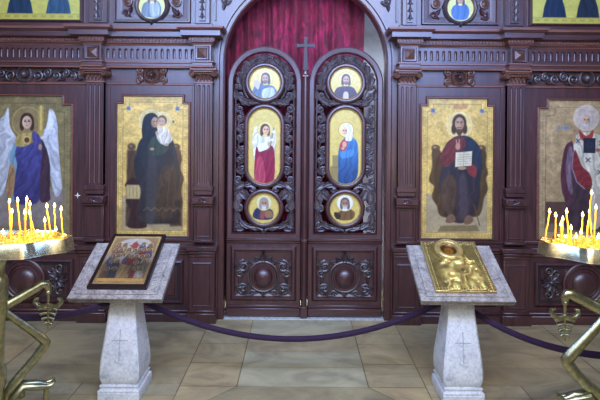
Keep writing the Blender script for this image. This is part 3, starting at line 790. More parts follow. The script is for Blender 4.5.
# middle post with the cross
post = thing('gate_post', (XD + .003, .02, .02), 'slim wooden post between the gate leaves topped by a cross', 'post')
mb = MB(); x = XD
mb.box(x - .03, x + .03, .012, .06, .02, 2.36, 0, .012); mb.tube([(x, .012, .13), (x, .012, 2.36)], .02, 10)
mb.box(x - .033, x + .033, -.005, .06, .02, .13, 0, .006); mb.box(x - .033, x + .033, -.008, .05, .75, .785, 0, .008)
mb.build('shaft', [WD], post)
mb = MB(); mb.box(x - .033, x + .033, -.004, .055, 2.36, 2.385, 0, .006); mb.tube([(x, .025, 2.385), (x, .025, 2.41), (x, .025, 2.43)], [.036, .028, .034], 12); mb.build('collar', [WD], post)
mb = MB(); Yc = .025
arm = lambda P_: mb.add([(a, Yc - .012, b) for a, b in P_] + [(a, Yc + .012, b) for a, b in P_], [tuple(range(len(P_))), tuple(range(len(P_), 2 * len(P_)))] + [(i, (i + 1) % len(P_), len(P_) + (i + 1) % len(P_), len(P_) + i) for i in range(len(P_))])
zc = 2.668
arm([(x - .024, 2.43), (x + .024, 2.43), (x + .012, zc - .012), (x + .07, zc - .016), (x + .088, zc - .024), (x + .088, zc + .024), (x + .07, zc + .016), (x + .012, zc + .012), (x + .016, zc + .06), (x + .024, zc + .08), (x - .024, zc + .08), (x - .016, zc + .06), (x - .012, zc + .012), (x - .07, zc + .016), (x - .088, zc + .024), (x - .088, zc - .024), (x - .07, zc - .016), (x - .012, zc - .012)])
mb.build('cross', [M['recess']], post)

# curtain behind the gates
mb = MB(); nx, nz = 150, 24; xa, xb = -1.0, .665
vs = []
for j in range(nz + 1):
    for i in range(nx + 1):
        s = i / nx; z = .06 + (3.55 - .06) * j / nz
        y = .36 + .016 * math.sin(s * 62 + 1.6 * math.sin(z * 1.3 + s * 9)) + .012 * math.sin(s * 101 + z * 1.5 + 2 * math.sin(s * 17)) + .022 * math.sin(s * 23 - z * .6)
        vs.append((xa + (xb - xa) * s + .004 * math.sin(z * 5 + s * 30), y, z))
mb.add(vs, [(j * (nx + 1) + i, j * (nx + 1) + i + 1, (j + 1) * (nx + 1) + i + 1, (j + 1) * (nx + 1) + i) for j in range(nz) for i in range(nx)])
tag(mb.build('curtain', M['curtain'], None, 3), 'crimson velvet curtain hanging behind the arched gates', 'curtain')
mb = MB(); mb.tube([(-1.1, .36, 3.57), (1.3, .36, 3.57)], .016, 10); tag(mb.build('curtain_rail', M['brass']), 'rail holding the crimson curtain at the head of the arch', 'curtain rail')
mb = MB(); mb.box(-3.5, 3.5, 1.25, 1.33, 0, 3.8, 0, 0); tag(mb.build('wall_back', M['plaster']), 'pale grey wall of the sanctuary seen right of the curtain', 'wall', kind='structure')
mb = MB(); mb.box(ux(-1, .78), ux(1, .78), 0.0, .3, 0, .006, 0, .002); tag(mb.build('trim_1', M['sill'], None), 'white marble sill below the gates', 'sill', kind='structure')

# ================================================================ ICONS ON THE SCREEN
IY = -.008
def icon_root(s, u, z, label):
    return thing('icon', (ux(s, u), 0, z), label, 'icon')

def stepped(x0, x1, y0, ys, y1, st):
    return lambda X, Y: (Y >= y0) & (Y <= y1) & (X >= x0) & (X <= x1) & ((Y >= ys) | ((X >= x0 + st) & (X <= x1 - st)))

def gold_panel(x0, x1, y0, y1, st, ys, bg, r, band, inset=5.5, squares=True, dim=1.0):
    c = Cv(x0, y0, x1, y1, r, bg); c.off = tuple(OFF); c.mottle(.16, 6); c.mottle(.1, 1.6, 9); c.tess(1.3, .12)
    e = inset
    O = [(x0 + e, ys + e), (x0 + st + e, ys + e - 1), (x0 + st + e, y0 + e), (x1 - st - e, y0 + e), (x1 - st - e, ys + e - 1), (x1 - e, ys + e), (x1 - e, y1 - e), (x0 + e, y1 - e), (x0 + e, ys + e)]
    c.line(O, .9, tuple(k * .55 for k in bg), .8, .55)
    O2 = [(a, b) for a, b in [(x0 + 1.3, ys + 1.3), (x0 + st + 1.3, ys + 1.3), (x0 + st + 1.3, y0 + 1.3), (x1 - st - 1.3, y0 + 1.3), (x1 - st - 1.3, ys + 1.3), (x1 - 1.3, ys + 1.3), (x1 - 1.3, y1 - 1.3), (x0 + 1.3, y1 - 1.3), (x0 + 1.3, ys + 1.3)]]
    c.line(O2, .8, tuple(k * .6 for k in bg), .8, .5)
    for i in range(int(y0), int(y1), 3):      # border beads
        c.ell(x0 + e / 2 + .6, i + 1.5, .8, .9, tuple(k * .7 for k in bg), .8, .5); c.ell(x1 - e / 2 - .6, i + 1.5, .8, .9, tuple(k * .7 for k in bg), .8, .5)
    for i in range(int(x0), int(x1), 3): c.ell(i + 1.5, y1 - e / 2 - .4, .9, .8, tuple(k * .7 for k in bg), .8, .5)
    if squares:
        for xx in (x0 + 11, x1 - 11): c.box(xx - 1.8, ys + 2.6, xx + 1.8, ys + 6.4, (86, 116, 158))
    return c

OFF = [0, 0]
def main_bounds(s, ua, ub, zt, zs, zb):
    a, b = sorted((ux(s, ua), ux(s, ub))); p = lambda x: pxat(x, IY); yy = lambda z: CY + (EYE - z) * F / (DIST + IY)
    mx, my = (p(a) + p(b)) / 2, (yy(zt) + yy(zb)) / 2; ux_, uy_ = unroll(mx, my); OFF[0], OFF[1] = ux_ - mx, uy_ - my
    return p(a) - OFF[0], p(b) - OFF[0], yy(zt) - OFF[1], yy(zs) - OFF[1], yy(zb) - OFF[1]

GB = (250, 202, 98)
# --- mother and child, left of the gates
x0, x1, y0, ys, y1 = main_bounds(-1, 1.131, 1.819, 2.158, 2.086, .808); st = 6.2
c = gold_panel(x0, x1, y0, y1, st, ys, GB, 3.2, 5)
c.poly([(x0 + 5, 196), (x1 - 5, 196), (x1 - 5, y1 - 6), (x0 + 5, y1 - 6)], (170, 150, 112), 2, False, .8)
for xk in (132, 176.5):
    c.poly([(xk - 5, 150), (xk + 4, 150), (xk + 6, 226), (xk - 6, 226)], (84, 58, 42), 2.2, False, folds=1.0); c.ell(xk - .6, 147, 4.2, 3.6, (96, 68, 48), 1.4); c.ell(xk - 1.2, 146, 1.4, 1.1, (150, 112, 70), 1)
c.poly([(177, 150), (182, 158), (180, 168), (184, 178), (181, 190), (183, 205), (176, 216), (172, 180)], (92, 62, 42), 1.6, folds=.9)
c.poly([(127, 182), (133, 178), (142, 182), (142, 188), (126, 187)], (54, 32, 34), 1.2)
c.poly([(134, 200), (180, 200), (180, 224), (134, 224)], (56, 40, 36), 2, False, folds=.5, fdir=(0, 1))
c.poly([(126, 200), (134, 198), (143, 200), (142, 214), (147, 227), (128, 227), (131, 212)], (58, 34, 36), 1.4, folds=.8)
c.box(126.5, 185, 144.5, 199, (198, 172, 108), 1.6); [c.line([(129.5 + 3.6 * k, 186), (130 + 3.6 * k, 198)], .6, (140, 112, 66), .8, .7) for k in range(5)]
c.ell(150.5, 121, 11, 11, (236, 210, 136), 1.4, .8); c.ring(150.5, 121, 11.3, .7, (250, 240, 204), .8, .8); c.ell(161.5, 120.5, 8.5, 8.5, (238, 212, 140), 1.4, .7); c.ring(161.5, 120.5, 8.6, .6, (250, 240, 204), .8, .6)
c.poly([(136, 152), (139, 142), (144, 136), (152, 132), (164, 133), (171, 138), (175, 147), (178, 160), (180, 178), (177, 196), (177, 214), (160, 223), (141, 221), (139, 205), (141, 190), (136, 178), (134, 164)], (52, 46, 46), 1.4, folds=.45, fdir=(1, .12), top=(32, 44, 56))
c.poly([(160, 172), (176, 168), (178, 205), (168, 218), (156, 214)], (92, 66, 42), 6, a=.7, folds=.7)
c.poly([(148, 152), (156, 152), (155, 218), (147, 218)], (84, 80, 80), 3.5, a=.5)
c.poly([(143, 119), (147, 114), (153, 113), (157.4, 117), (156, 124), (158, 132), (162, 142), (154, 152), (144, 142), (141.5, 132)], (28, 40, 52), 1.0, folds=.9)
c.ell(154.6, 122.2, 3.6, 5.2, (200, 156, 120), 1.0); c.ell(152.6, 124, 1.8, 3.8, (150, 108, 82), 1.2, .5)
for dx in (-1.2, 1.3): c.ell(154.9 + dx, 121.2, .7, .4, (50, 36, 32), .5, .9)
c.line([(155.6, 121.6), (156, 123.8)], .5, (150, 106, 80), .5); c.line([(154.2, 125.4), (156.2, 125.4)], .5, (150, 76, 66), .5)
c.poly([(150, 140), (157, 136), (168, 143), (166, 152), (154, 156), (148, 150)], (52, 74, 66), 1.2, folds=1)
c.poly([(156, 134), (160, 128), (166, 128), (170, 133), (172, 140), (166, 145), (159, 142)], (230, 216, 188), 1.1, folds=1.1)
c.ell(161.8, 120.4, 4.6, 5.2, (104, 72, 50), 1.0); c.ell(161.2, 121.8, 3.8, 4.5, (206, 164, 128), 1.0)
for dx in (-1.4, 1.3): c.ell(161 + dx, 121, .65, .4, (50, 36, 32), .5, .9)
c.line([(160.2, 124.4), (161.8, 124.4)], .5, (150, 76, 66), .5)
c.ell(156.5, 133, 1.4, 2.2, (204, 160, 126), .8); c.ell(166.5, 144.5, 2.0, 1.4, (196, 152, 116), .8); c.ell(152, 149, 2.2, 1.4, (190, 146, 112), .9)
for k in range(5): c.line([(144 + 7.6 * k, 210.5), (147.5 + 7.6 * k, 207.5), (151 + 7.6 * k, 210.5)], 1.0, (150, 124, 84), 1.2, .5)
c.line([(x0 + 12, y0 + 3.2), (x1 - 12, y0 + 3.2)], 1.2, (170, 140, 80), .8, .6)
c.ell(173, 121.5, 1.1, 1.3, (96, 96, 100))
r = icon_root(-1, 1.475, .812, 'gold-ground icon of a dark-veiled mother holding a child, left of the gates')
c.age(); c.mesh('painted_panel', r, IY, stepped(x0, x1, y0, ys, y1, st))
# --- seated man with an open book, right of the gates
x0, x1, y0, ys, y1 = main_bounds(1, 1.131, 1.819, 2.158, 2.086, .808); O = x0 - 420.5
c = gold_panel(x0, x1, y0, y1, st, ys, GB, 3.2, 5)
c.poly([(x0 + 5, 194), (x1 - 5, 194), (x1 - 5, y1 - 6), (x0 + 5, y1 - 6)], (178, 158, 118), 3, False, .9)
G = lambda P_: [(a + O, b - 1) for a, b in P_]
for xk in (434.5, 480.5):
    c.ell(xk + O, 148.5, 4.4, 3.8, (112, 80, 52), 1.2); c.ell(xk - .8 + O, 147.5, 1.5, 1.2, (176, 134, 84), .9)
c.poly(G([(431, 152), (438, 151), (446, 160), (470, 160), (478, 151), (485, 153), (485, 165), (487, 174), (485, 180), (487, 190), (483, 200), (480, 214), (472, 218), (442, 218), (436, 207), (431, 198), (433, 188), (428, 181), (431, 168)]), (84, 60, 34), 1.6, folds=.6)
c.ell(458 + O, 125, 12.4, 12.4, (250, 218, 132), 1.4, .7); c.ring(458 + O, 125, 12.6, .6, (252, 240, 200), .8, .7)
c.poly(G([(444, 148), (449, 141), (456, 137), (466, 137), (474, 142), (479, 150), (481, 168), (479, 182), (479, 200), (474, 213), (462, 224), (446, 219), (441, 202), (438, 186), (441, 168)]), (58, 42, 46), 1.4, folds=.42, fdir=(1, .1), top=(40, 48, 64))
c.poly(G([(462, 139), (471, 141), (478, 148), (481, 162), (478, 172), (471, 158), (464, 150)]), (36, 50, 68), 1.1, folds=.8)
c.poly(G([(444, 147), (449, 141), (455, 139), (458, 147), (457, 156), (452, 164), (446, 168), (439, 165), (439, 157)]), (112, 44, 48), 1.1, folds=.8, fdir=(.8, .6)); c.poly(G([(454, 139), (463, 139), (464, 148), (457, 152)]), (112, 42, 50), 1.0, folds=1)
c.poly(G([(466, 168), (471, 165), (476, 170), (474, 178), (468, 175)]), (142, 50, 52), 1.1)
c.poly(G([(441, 184), (452, 176), (456, 196), (450, 216), (441, 206)]), (100, 70, 46), 4, a=.7, folds=.7); c.poly(G([(459, 178), (465, 178), (467, 214), (459, 219)]), (96, 80, 88), 3, a=.55)
c.poly(G([(454.5, 153.5), (471, 152), (470.4, 166.5), (454, 168)]), (226, 212, 172), .8, False)
for k in range(5): c.line(G([(456, 156 + 2.3 * k), (461.6, 155.6 + 2.3 * k)]), .4, (120, 106, 84), .5, .7); c.line(G([(464, 155.4 + 2.3 * k), (469.4, 155 + 2.3 * k)]), .4, (120, 106, 84), .5, .7)
c.line(G([(462.8, 153), (462.4, 167)]), .5, (150, 132, 100)); c.ell(461 + O, 168, 4.4, 1.8, (190, 146, 104), .9)
c.ell(456.6 + O, 146.5, 2.4, 3.4, (196, 140, 104), .9); c.line(G([(455.8, 146), (455, 141)]), 1.1, (198, 144, 108), .8); c.line(G([(457.6, 146), (458, 140.4)]), 1.1, (198, 144, 108), .8)
c.ell(458 + O, 122.6, 7.0, 8.6, (70, 50, 38), 1.2); c.ell(452.6 + O, 129, 2.6, 5, (66, 46, 36), 1.3); c.ell(463.4 + O, 129, 2.6, 5, (66, 46, 36), 1.3)
c.ell(458.1 + O, 124, 4.5, 6.8, (206, 158, 118), 1.0); c.ell(461 + O, 125, 1.6, 5, (150, 106, 76), 1.2, .5)
c.poly(G([(454, 127.5), (455.4, 130.4), (458, 129.6), (460.6, 130.4), (462, 127.5), (461.4, 133), (458, 137), (454.8, 133)]), (84, 58, 40), 1.0); c.line(G([(455.6, 129), (458, 128.2), (460.4, 129)]), .8, (84, 58, 40), .7)
for dx in (-1.9, 1.9): c.ell(458.1 + dx + O, 122.6, .9, .5, (46, 32, 26), .6, .95); c.line(G([(458.1 + dx - 1, 122.4), (458.1 + dx + 1, 122.4)]), .5, (84, 58, 42), .5)
c.line(G([(458.3, 123.4), (458.9, 127)]), .6, (160, 114, 82), .6); c.line(G([(457, 131.2), (459.4, 131.2)]), .5, (150, 84, 70), .5)
c.poly(G([(447, 217), (452, 215), (455, 221), (450, 224), (445, 223)]), (128, 92, 66), 1.1); c.poly(G([(464, 219), (469, 216), (473, 221), (469, 225), (464, 225)]), (128, 92, 66), 1.1)
c.poly(G([(440, 227), (476, 226), (479, 232), (437, 233)]), (126, 102, 60), 1.2, False, .8); c.line(G([(473, 205), (479, 226)]), .9, (104, 78, 50), .8)
c.poly(G([(452, 107), (456, 105), (459, 107), (462, 105), (466, 107), (464, 110), (454, 110)]), (196, 126, 80), 1.1, True, .7)
r = icon_root(1, 1.475, .812, 'gold-ground icon of a seated bearded man holding an open book, right of the gates')
c.age(); c.mesh('painted_panel', r, IY, stepped(x0, x1, y0, ys, y1, st))
# --- winged figure, far left
x0, x1, y0, ys, y1 = main_bounds(-1, 2.265, 3.135, 2.152, 2.066, .812); st2 = 9
c = gold_panel(x0, x1, y0, y1, st2, ys, (150, 130, 78), 2.8, 5, 7, False)
c.poly([(x0 + 7, 188), (x1 - 7, 188), (x1 - 7, y1 - 7), (x0 + 7, y1 - 7)], (150, 136, 134), 8, False, .85); c.mottle(.1, 9, 12)
c.ring(27, 122, 15, .9, (196, 168, 100), .8); c.ell(27, 122, 14.5, 14.5, (160, 132, 82), 1, .7)
c.poly([(8, 108), (3, 116), (-4, 124), (-10, 140), (-12, 165), (-8, 190), (2, 196), (8, 175), (12, 150), (16, 138), (10, 128)], (196, 198, 204), .9, folds=.55, fdir=(1, .4)); c.poly([(8, 109), (4, 120), (6, 132), (14, 137), (9, 124)], (228, 228, 230), .9)
c.poly([(49, 109), (54, 113), (57, 124), (58, 142), (60, 165), (62, 188), (56, 196), (50, 176), (46, 158), (40, 142), (40, 134), (46, 126)], (200, 202, 208), .9, folds=.55, fdir=(1, -.4)); c.poly([(49, 110), (53, 120), (51, 132), (42, 138), (47, 126)], (230, 230, 232), .9)
c.line([(40.5, 108), (40.5, 134)], 5, (196, 162, 72), 1.5, .9); c.line([(40.5, 106), (40.5, 130)], 1.4, (230, 200, 110), 1)
c.poly([(18, 140), (12, 148), (9, 160), (12, 172), (7, 196), (14, 200), (18, 175), (22, 160), (22, 146)], (122, 168, 190), .9, folds=.9)
c.poly([(10, 168), (14, 165), (15, 184), (12, 198), (7, 196)], (178, 132, 84), .9, folds=.9)
c.poly([(40, 140), (46, 148), (50, 165), (50, 190), (50, 200), (40, 200), (36, 170)], (70, 46, 62), .9, folds=.7)
c.poly([(17, 146), (26, 142), (36, 136), (41, 142), (42, 155), (40, 175), (38, 202), (16, 202), (15, 180), (17, 165), (15, 155)], (58, 54, 112), .9, folds=.65, fdir=(.9, .5), top=(74, 74, 148))
c.poly([(16, 138), (21, 133), (28, 133), (34, 132), (37, 137), (30, 144), (20, 147), (15, 144)], (186, 160, 84), .9, folds=1.0); c.ell(26.6, 140, 2.6, 2.6, (120, 60, 40)); c.ring(26.6, 140, 3.4, .8, (226, 196, 110))
c.poly([(33, 131), (40, 137), (41, 150), (35, 146), (32, 138)], (78, 74, 140), .9, folds=1)
c.ell(40, 147, 1.8, 3, (196, 150, 116)); c.ell(12.4, 166, 1.8, 2.4, (196, 150, 116))
c.face(26.6, 121.5, 6.8, (206, 166, 134), (72, 46, 34), None, None)
r = icon_root(-1, 2.7, .812, 'tan-ground icon of a white-winged figure in blue robes, at far left behind candles')
c.age(); c.mesh('painted_panel', r, IY, stepped(x0, x1, y0, ys, y1, st2))
# --- bishop with a dark book, far right
x0, x1, y0, ys, y1 = main_bounds(1, 2.265, 3.135, 2.152, 2.066, .812)
c = gold_panel(x0, x1, y0, y1, st2, ys, (194, 160, 108), 2.8, 5, 7, False)
c.box(x0 + 7, 202, x1 - 7, y1 - 7, (96, 66, 58), 1); c.box(x0 + 7, 224, x1 - 7, y1 - 7, (130, 112, 90), 1.5)
c.ell(586, 118, 12.6, 12.6, (212, 192, 180), 2.4, .8); c.ring(586, 118, 12.4, .8, (236, 222, 208), 1.2, .7)
c.poly([(566, 152), (569, 144), (574, 138), (580, 134), (594, 134), (602, 138), (608, 150), (612, 180), (614, 226), (566, 228), (566, 205), (562, 190), (561, 170)], (72, 50, 60), .9, folds=.7)
c.poly([(574, 139), (580, 133), (594, 133), (602, 138), (606, 150), (604, 170), (606, 196), (600, 226), (590, 226), (592, 190), (588, 178), (580, 168), (574, 152)], (214, 204, 178), .9, folds=.7, fdir=(1, -.2))
c.poly([(564, 150), (570, 142), (572, 152), (569, 172), (570, 190), (572, 205), (565, 196), (561, 178)], (92, 44, 60), .9, folds=.9); c.poly([(568, 150), (572, 148), (571, 170), (573, 194), (568, 188), (566, 168)], (128, 102, 118), .9, folds=.8)
c.poly([(575, 150), (582, 166), (590, 174), (592, 186), (584, 188), (577, 180), (573, 166)], (140, 44, 50), .9, folds=.8, fdir=(.5, 1)); c.line([(573, 152), (572, 168), (577, 182), (585, 189)], 1.2, (160, 130, 146), .8)
c.poly([(579, 130), (586, 136), (593, 130), (592, 138), (586, 142), (580, 138)], (176, 58, 50), .8)
for (a, b) in ((578, 141), (601, 143), (588, 160), (600, 172)): c.line([(a - 2, b - 2), (a + 2, b + 2)], .9, (60, 66, 84)); c.line([(a - 2, b + 2), (a + 2, b - 2)], .9, (60, 66, 84))
c.poly([(596, 196), (604, 198), (604, 224), (594, 222)], (196, 170, 150), 1)
c.ell(573.6, 140, 2, 3.6, (198, 148, 100)); c.line([(573.5, 138), (572.6, 133)], 1.1, (198, 148, 100)); c.line([(575, 138), (575.6, 134)], 1.1, (198, 148, 100))
c.box(583.2, 138, 595.4, 153, (40, 44, 62)); c.ring(589.4, 145, 2.6, .5, (70, 74, 92)); c.ell(598, 150, 2.6, 1.8, (178, 100, 66))
c.face(586, 120, 5.6, (192, 150, 116), (206, 198, 188), (216, 212, 204), None, bald=True, long=False)
for k, wd in enumerate((2.4, 1.6, 2.6, 1.8)): c.box(557.6 + k * 3.1, 126.6, 557.6 + k * 3.1 + wd, 129.2, (104, 132, 178), .5)
r = icon_root(1, 2.7, .812, 'tan-ground icon of a white-bearded bishop holding a dark book, at far right')
c.age(); c.mesh('painted_panel', r, IY, stepped(x0, x1, y0, ys, y1, st2))

# attic icons: round ones and rows of standing figures
AY = -.02
for s in (-1, 1):
    x = ux(s, 1.49); z = 3.035; cx = pxat(x, AY); cy = CY + (EYE - z) * F / (DIST + AY)
    r = thing('icon', (x, 0, z), ('small round icon of a saint in grey robes above the cornice, left of the arch' if s < 0 else 'small round icon of a saint in blue robes above the cornice, right of the arch'), 'icon')
    mb = MB(); mb.sweep(arcpts(x, z, .128, 0, 2 * PI, 40)[:-1], [(0, 0), (0, AY - .012), (.006, AY - .02), (.02, AY - .026), (.034, AY - .014), (.04, 0)], onwall, mis=[1, 1, 0, 0, 0])
    mb.leaf(x, z - .13, -PI / 2, .06, .07, -.02, .03, 0, 8, 2); mb.ball(x, -.05, z - .16, .016)
    mb.build('round_frame', [CV, ED], r, .9)
    c = Cv(cx - 14, cy - 14, cx + 14, cy + 14, 6, (214, 206, 120)); c.mottle(.06, 3); c.tess(1.1, .07)
    if s < 0: c.poly([(cx - 10, cy + 9), (cx - 9, cy - 1), (cx - 3, cy - 5), (cx + 5, cy - 5), (cx + 9, cy + 1), (cx + 8, cy + 10), (cx, cy + 12)], (96, 108, 116), folds=1.1); c.poly([(cx - 2, cy - 3), (cx + 6, cy - 3), (cx + 7, cy + 9), (cx - 1, cy + 10)], (150, 156, 152), folds=1.1)
    else: c.poly([(cx - 7, cy + 10), (cx - 9, cy + 2), (cx - 4, cy - 4), (cx + 5, cy - 4), (cx + 9, cy + 2), (cx + 7, cy + 10), (cx, cy + 12)], (56, 98, 150), folds=1.1)
    c.face(cx, cy - 8.5, 4.2, (170, 130, 100), (70, 54, 44), None, (226, 214, 140), 1.5)
    c.mesh('painted_saint', r, AY, circ(cx, cy, 13.3))
    ua, ub = 2.185, 3.2; xa, xb = sorted((ux(s, ua), ux(s, ub))); zb, zt = 2.893, 3.55
    p0, p1 = pxat(xa, AY), pxat(xb, AY); yb = CY + (EYE - zb) * F / (DIST + AY); yt = CY + (EYE - zt) * F / (DIST + AY)
    r = thing('icon', ((xa + xb) / 2, 0, zb), ('upper gold icon of standing figures in blue robes, top left corner' if s < 0 else 'upper gold icon of standing figures in dark blue robes, top right corner'), 'icon')
    c = Cv(p0, yt, p1, yb, 2.6, (206, 196, 96)); c.mottle(.08, 5); c.tess(1.3, .07)
    c.box(p0, yb - 5.5, p1, yb, (196, 182, 84), .6); c.line([(p0, yb - 5.6), (p1, yb - 5.6)], .5, (150, 134, 60)); 
    for k in range(12): c.box(p0 + 3 + k * 9, yb - 4.4, p0 + 8 + k * 9, yb - 2.2, (150, 130, 62), .6, .5)
    figs = ((19 + 0, (34, 56, 78), 13), (57.5, (48, 78, 100), 12.5), (-16, (46, 50, 74), 11)) if s < 0 else ((553.5, (30, 48, 72), 12), (587, (36, 46, 64), 11.5), (620, (66, 80, 110), 11))
    for fx, colr, hw in figs:
        by = yb - 6.2
        c.poly([(fx - hw, by), (fx - hw * .86, by - 10), (fx - hw * .55, by - 22), (fx - hw * .5, by - 36), (fx + hw * .5, by - 36), (fx + hw * .55, by - 22), (fx + hw * .86, by - 10), (fx + hw, by)], colr, .8, False, folds=.8, fdir=(1, 0)); c.face(fx, by - 43, 5.5, (180, 136, 106), (60, 44, 36), (70, 54, 44), (228, 214, 140), 1.7)
    c.mesh('painted_panel', r, AY)
    mb = MB(); mb.sweep(rect(xa, xb, zb, zt), [(0, 0), (0, AY - .01), (.012, AY - .02), (.025, AY - .006), (.03, 0)], onwall); mb.build('frame', [WD], r, .4)

# ================================================================ FLOOR
def tone(c, k=.05):
    f = 1 + random.uniform(-k, k); w = random.uniform(-k, k) * .5
    return (c[0] * f * (1 + w), c[1] * f, c[2] * f * (1 - w))
slabs = []
TAN, GREY, WARM = (200, 188, 152), (204, 196, 164), (194, 180, 144)  # GREY centre lighter, WARM sides darker: shade at the sides put into the slabs
def slab(P_, c): slabs.append((P_, tone(c)))
def row(x0, x1, y0, y1, n, c):
    for k in range(n):
        a = x0 + (x1 - x0) * k / n; b = x0 + (x1 - x0) * (k + 1) / n; slab([(a, y0), (b, y0), (b, y1), (a, y1)], c)
ys_ = [.9, .2, -.36, -.66, -.92, -1.2]
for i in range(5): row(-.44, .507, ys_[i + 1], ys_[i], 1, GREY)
ysl = [.9, .2, -.3, -.52, -.86, -1.2]
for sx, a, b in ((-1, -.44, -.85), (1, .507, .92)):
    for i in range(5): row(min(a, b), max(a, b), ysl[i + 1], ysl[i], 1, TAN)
ysf = [.9, -.26, -.58, -.9, -1.17]
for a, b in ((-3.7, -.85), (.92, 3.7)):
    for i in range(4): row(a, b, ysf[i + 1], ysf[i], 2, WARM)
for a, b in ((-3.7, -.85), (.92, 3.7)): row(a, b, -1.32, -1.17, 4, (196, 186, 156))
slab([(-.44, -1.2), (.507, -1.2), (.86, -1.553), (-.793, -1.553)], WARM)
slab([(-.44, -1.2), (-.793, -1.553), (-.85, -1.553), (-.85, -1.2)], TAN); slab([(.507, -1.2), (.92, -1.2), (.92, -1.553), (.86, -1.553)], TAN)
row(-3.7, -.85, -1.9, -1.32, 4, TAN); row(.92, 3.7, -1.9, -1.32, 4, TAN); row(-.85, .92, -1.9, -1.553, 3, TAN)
yy = [-1.9, -2.4, -2.9, -3.4, -3.9, -4.4, -4.9, -5.4]
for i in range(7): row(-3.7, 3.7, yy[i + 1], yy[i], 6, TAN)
mb = MB(); cols = []
mb.add([(-3.7, -5.4, -.004), (3.7, -5.4, -.004), (3.7, .9, -.004), (-3.7, .9, -.004)], [(0, 1, 2, 3)]); cols += [lin((128, 118, 90))] * 4
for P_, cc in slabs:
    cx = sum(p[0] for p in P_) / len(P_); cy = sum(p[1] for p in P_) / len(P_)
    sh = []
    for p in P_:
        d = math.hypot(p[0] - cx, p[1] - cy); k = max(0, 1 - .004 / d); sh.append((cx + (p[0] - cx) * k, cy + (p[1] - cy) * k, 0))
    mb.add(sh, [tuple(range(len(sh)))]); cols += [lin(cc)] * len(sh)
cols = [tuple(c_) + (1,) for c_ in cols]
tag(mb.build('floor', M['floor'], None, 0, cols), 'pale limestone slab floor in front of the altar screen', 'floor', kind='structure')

# ================================================================ LECTERNS
TILT = math.radians(29)
def lectern(xc, label, zf=.728, TILT=math.radians(29)):
    root = thing('lectern', (xc, -1.267, 0), label, 'lectern')
    yf = -1.487
    def D(a, b, c_): return (xc + a, yf + b * math.cos(TILT) - c_ * math.sin(TILT), zf + b * math.sin(TILT) + c_ * math.cos(TILT))
    mb = MB()
    hw, Lb = .3125, .525
    fn = lambda x, y, h: D(x, y, h)
    P_ = rect(-hw, hw, 0, Lb)
    mb.sweep(P_, [(-.045, -.058), (-.012, -.054), (-.004, -.046), (-.002, -.03), (-.012, -.026), (0, -.02), (.001, -.004), (-.004, 0)], fn)
    n = len(mb.v); k = 8
    mb.f += [tuple(i * k for i in range(4)), tuple(i * k + 7 for i in range(4))]; mb.mi += [0, 0]
    mb.build('slanted_desk', [M['marble_top']], root, .5)
    mb = MB(); mb.sweep(rect(-hw + .04, hw - .04, .03, Lb - .07), [(0, -.002), (0, .008), (-.006, .012)], fn)
    mb.f.append(tuple(i * 3 + 2 for i in range(4))); mb.mi.append(0)
    mb.build('raised_ledge', [M['marble_top']], root, .5)
    mb = MB(); Yc = -1.267
    prof = [(.105, .118), (.118, .126), (.14, .133), (.18, .136), (.23, .134), (.3, .127), (.38, .117), (.46, .107), (.54, .097), (.62, .09), (.69, .086), (.8, .085)]
    vs = []; cf = .012
    for z, h in prof:
        for (sx, sy) in ((-1, -1), (1, -1), (1, 1), (-1, 1)):
            pr = ((-1, -1), (1, -1), (1, 1), (-1, 1))
            e = [(sx * h, sy * (h - cf)), (sx * (h - cf), sy * h)]
            if sx * sy < 0: e = e[::-1]
            for a, b in e: vs.append((xc + a, Yc + b, z))
    fs = [(i * 8 + j, i * 8 + (j + 1) % 8, (i + 1) * 8 + (j + 1) % 8, (i + 1) * 8 + j) for i in range(len(prof) - 1) for j in range(8)]
    fs += [tuple(range(8)), tuple((len(prof) - 1) * 8 + j for j in range(8))]
    # order each corner so the ring runs around
    mb.add(vs, fs); mb.build('tapered_post', [M['marble']], root, .6)
    mb = MB(); mb.box(xc - .142, xc + .142, Yc - .142, Yc + .142, 0, .06, 0, .006)
    mb.sweep(rect(xc - .122, xc + .122, Yc - .122, Yc + .122), [(-.05, .059), (.018, .059), (.018, .07), (.004, .078), (.002, .088), (.01, .096), (.006, .106), (-.06, .108)], lambda x, y, h: (x, y, h))
    mb.build('stepped_base', [M['marble']], root, .5)
    mb = MB()
    def fy(z):
        for (z0, h0), (z1, h1) in zip(prof[:-1], prof[1:]):
            if z0 <= z <= z1: return Yc - (h0 + (h1 - h0) * (z - z0) / (z1 - z0))
        return Yc - .1
    def bar(xa, xb, za, zb):
        nn = 8
        vs = []
        for i in range(nn + 1):
            z = za + (zb - za) * i / nn
            vs += [(xa, fy(z) + .003, z), (xa, fy(z) - .0012, z), (xb, fy(z) - .0012, z), (xb, fy(z) + .003, z)]
        mb.add(vs, [(i * 4 + j, i * 4 + j + 1, i * 4 + j + 5, i * 4 + j + 4) for i in range(nn) for j in range(3)])
    bar(xc - .003, xc + .003, .27, .475)
    bar(xc - .055, xc + .055, .4, .406)
    tag(mb.build('engraved_cross', [M['engrave']], root), 'thin cross engraved in the post')
    return root, D
TR = math.radians(29)
lecL, DL = lectern(-1.214, 'left marble lectern on a tapering post, holding the painted icon')
lecR, DR = lectern(1.121, 'right marble lectern on a tapering post, holding the gilt metal icon', .73, TR)

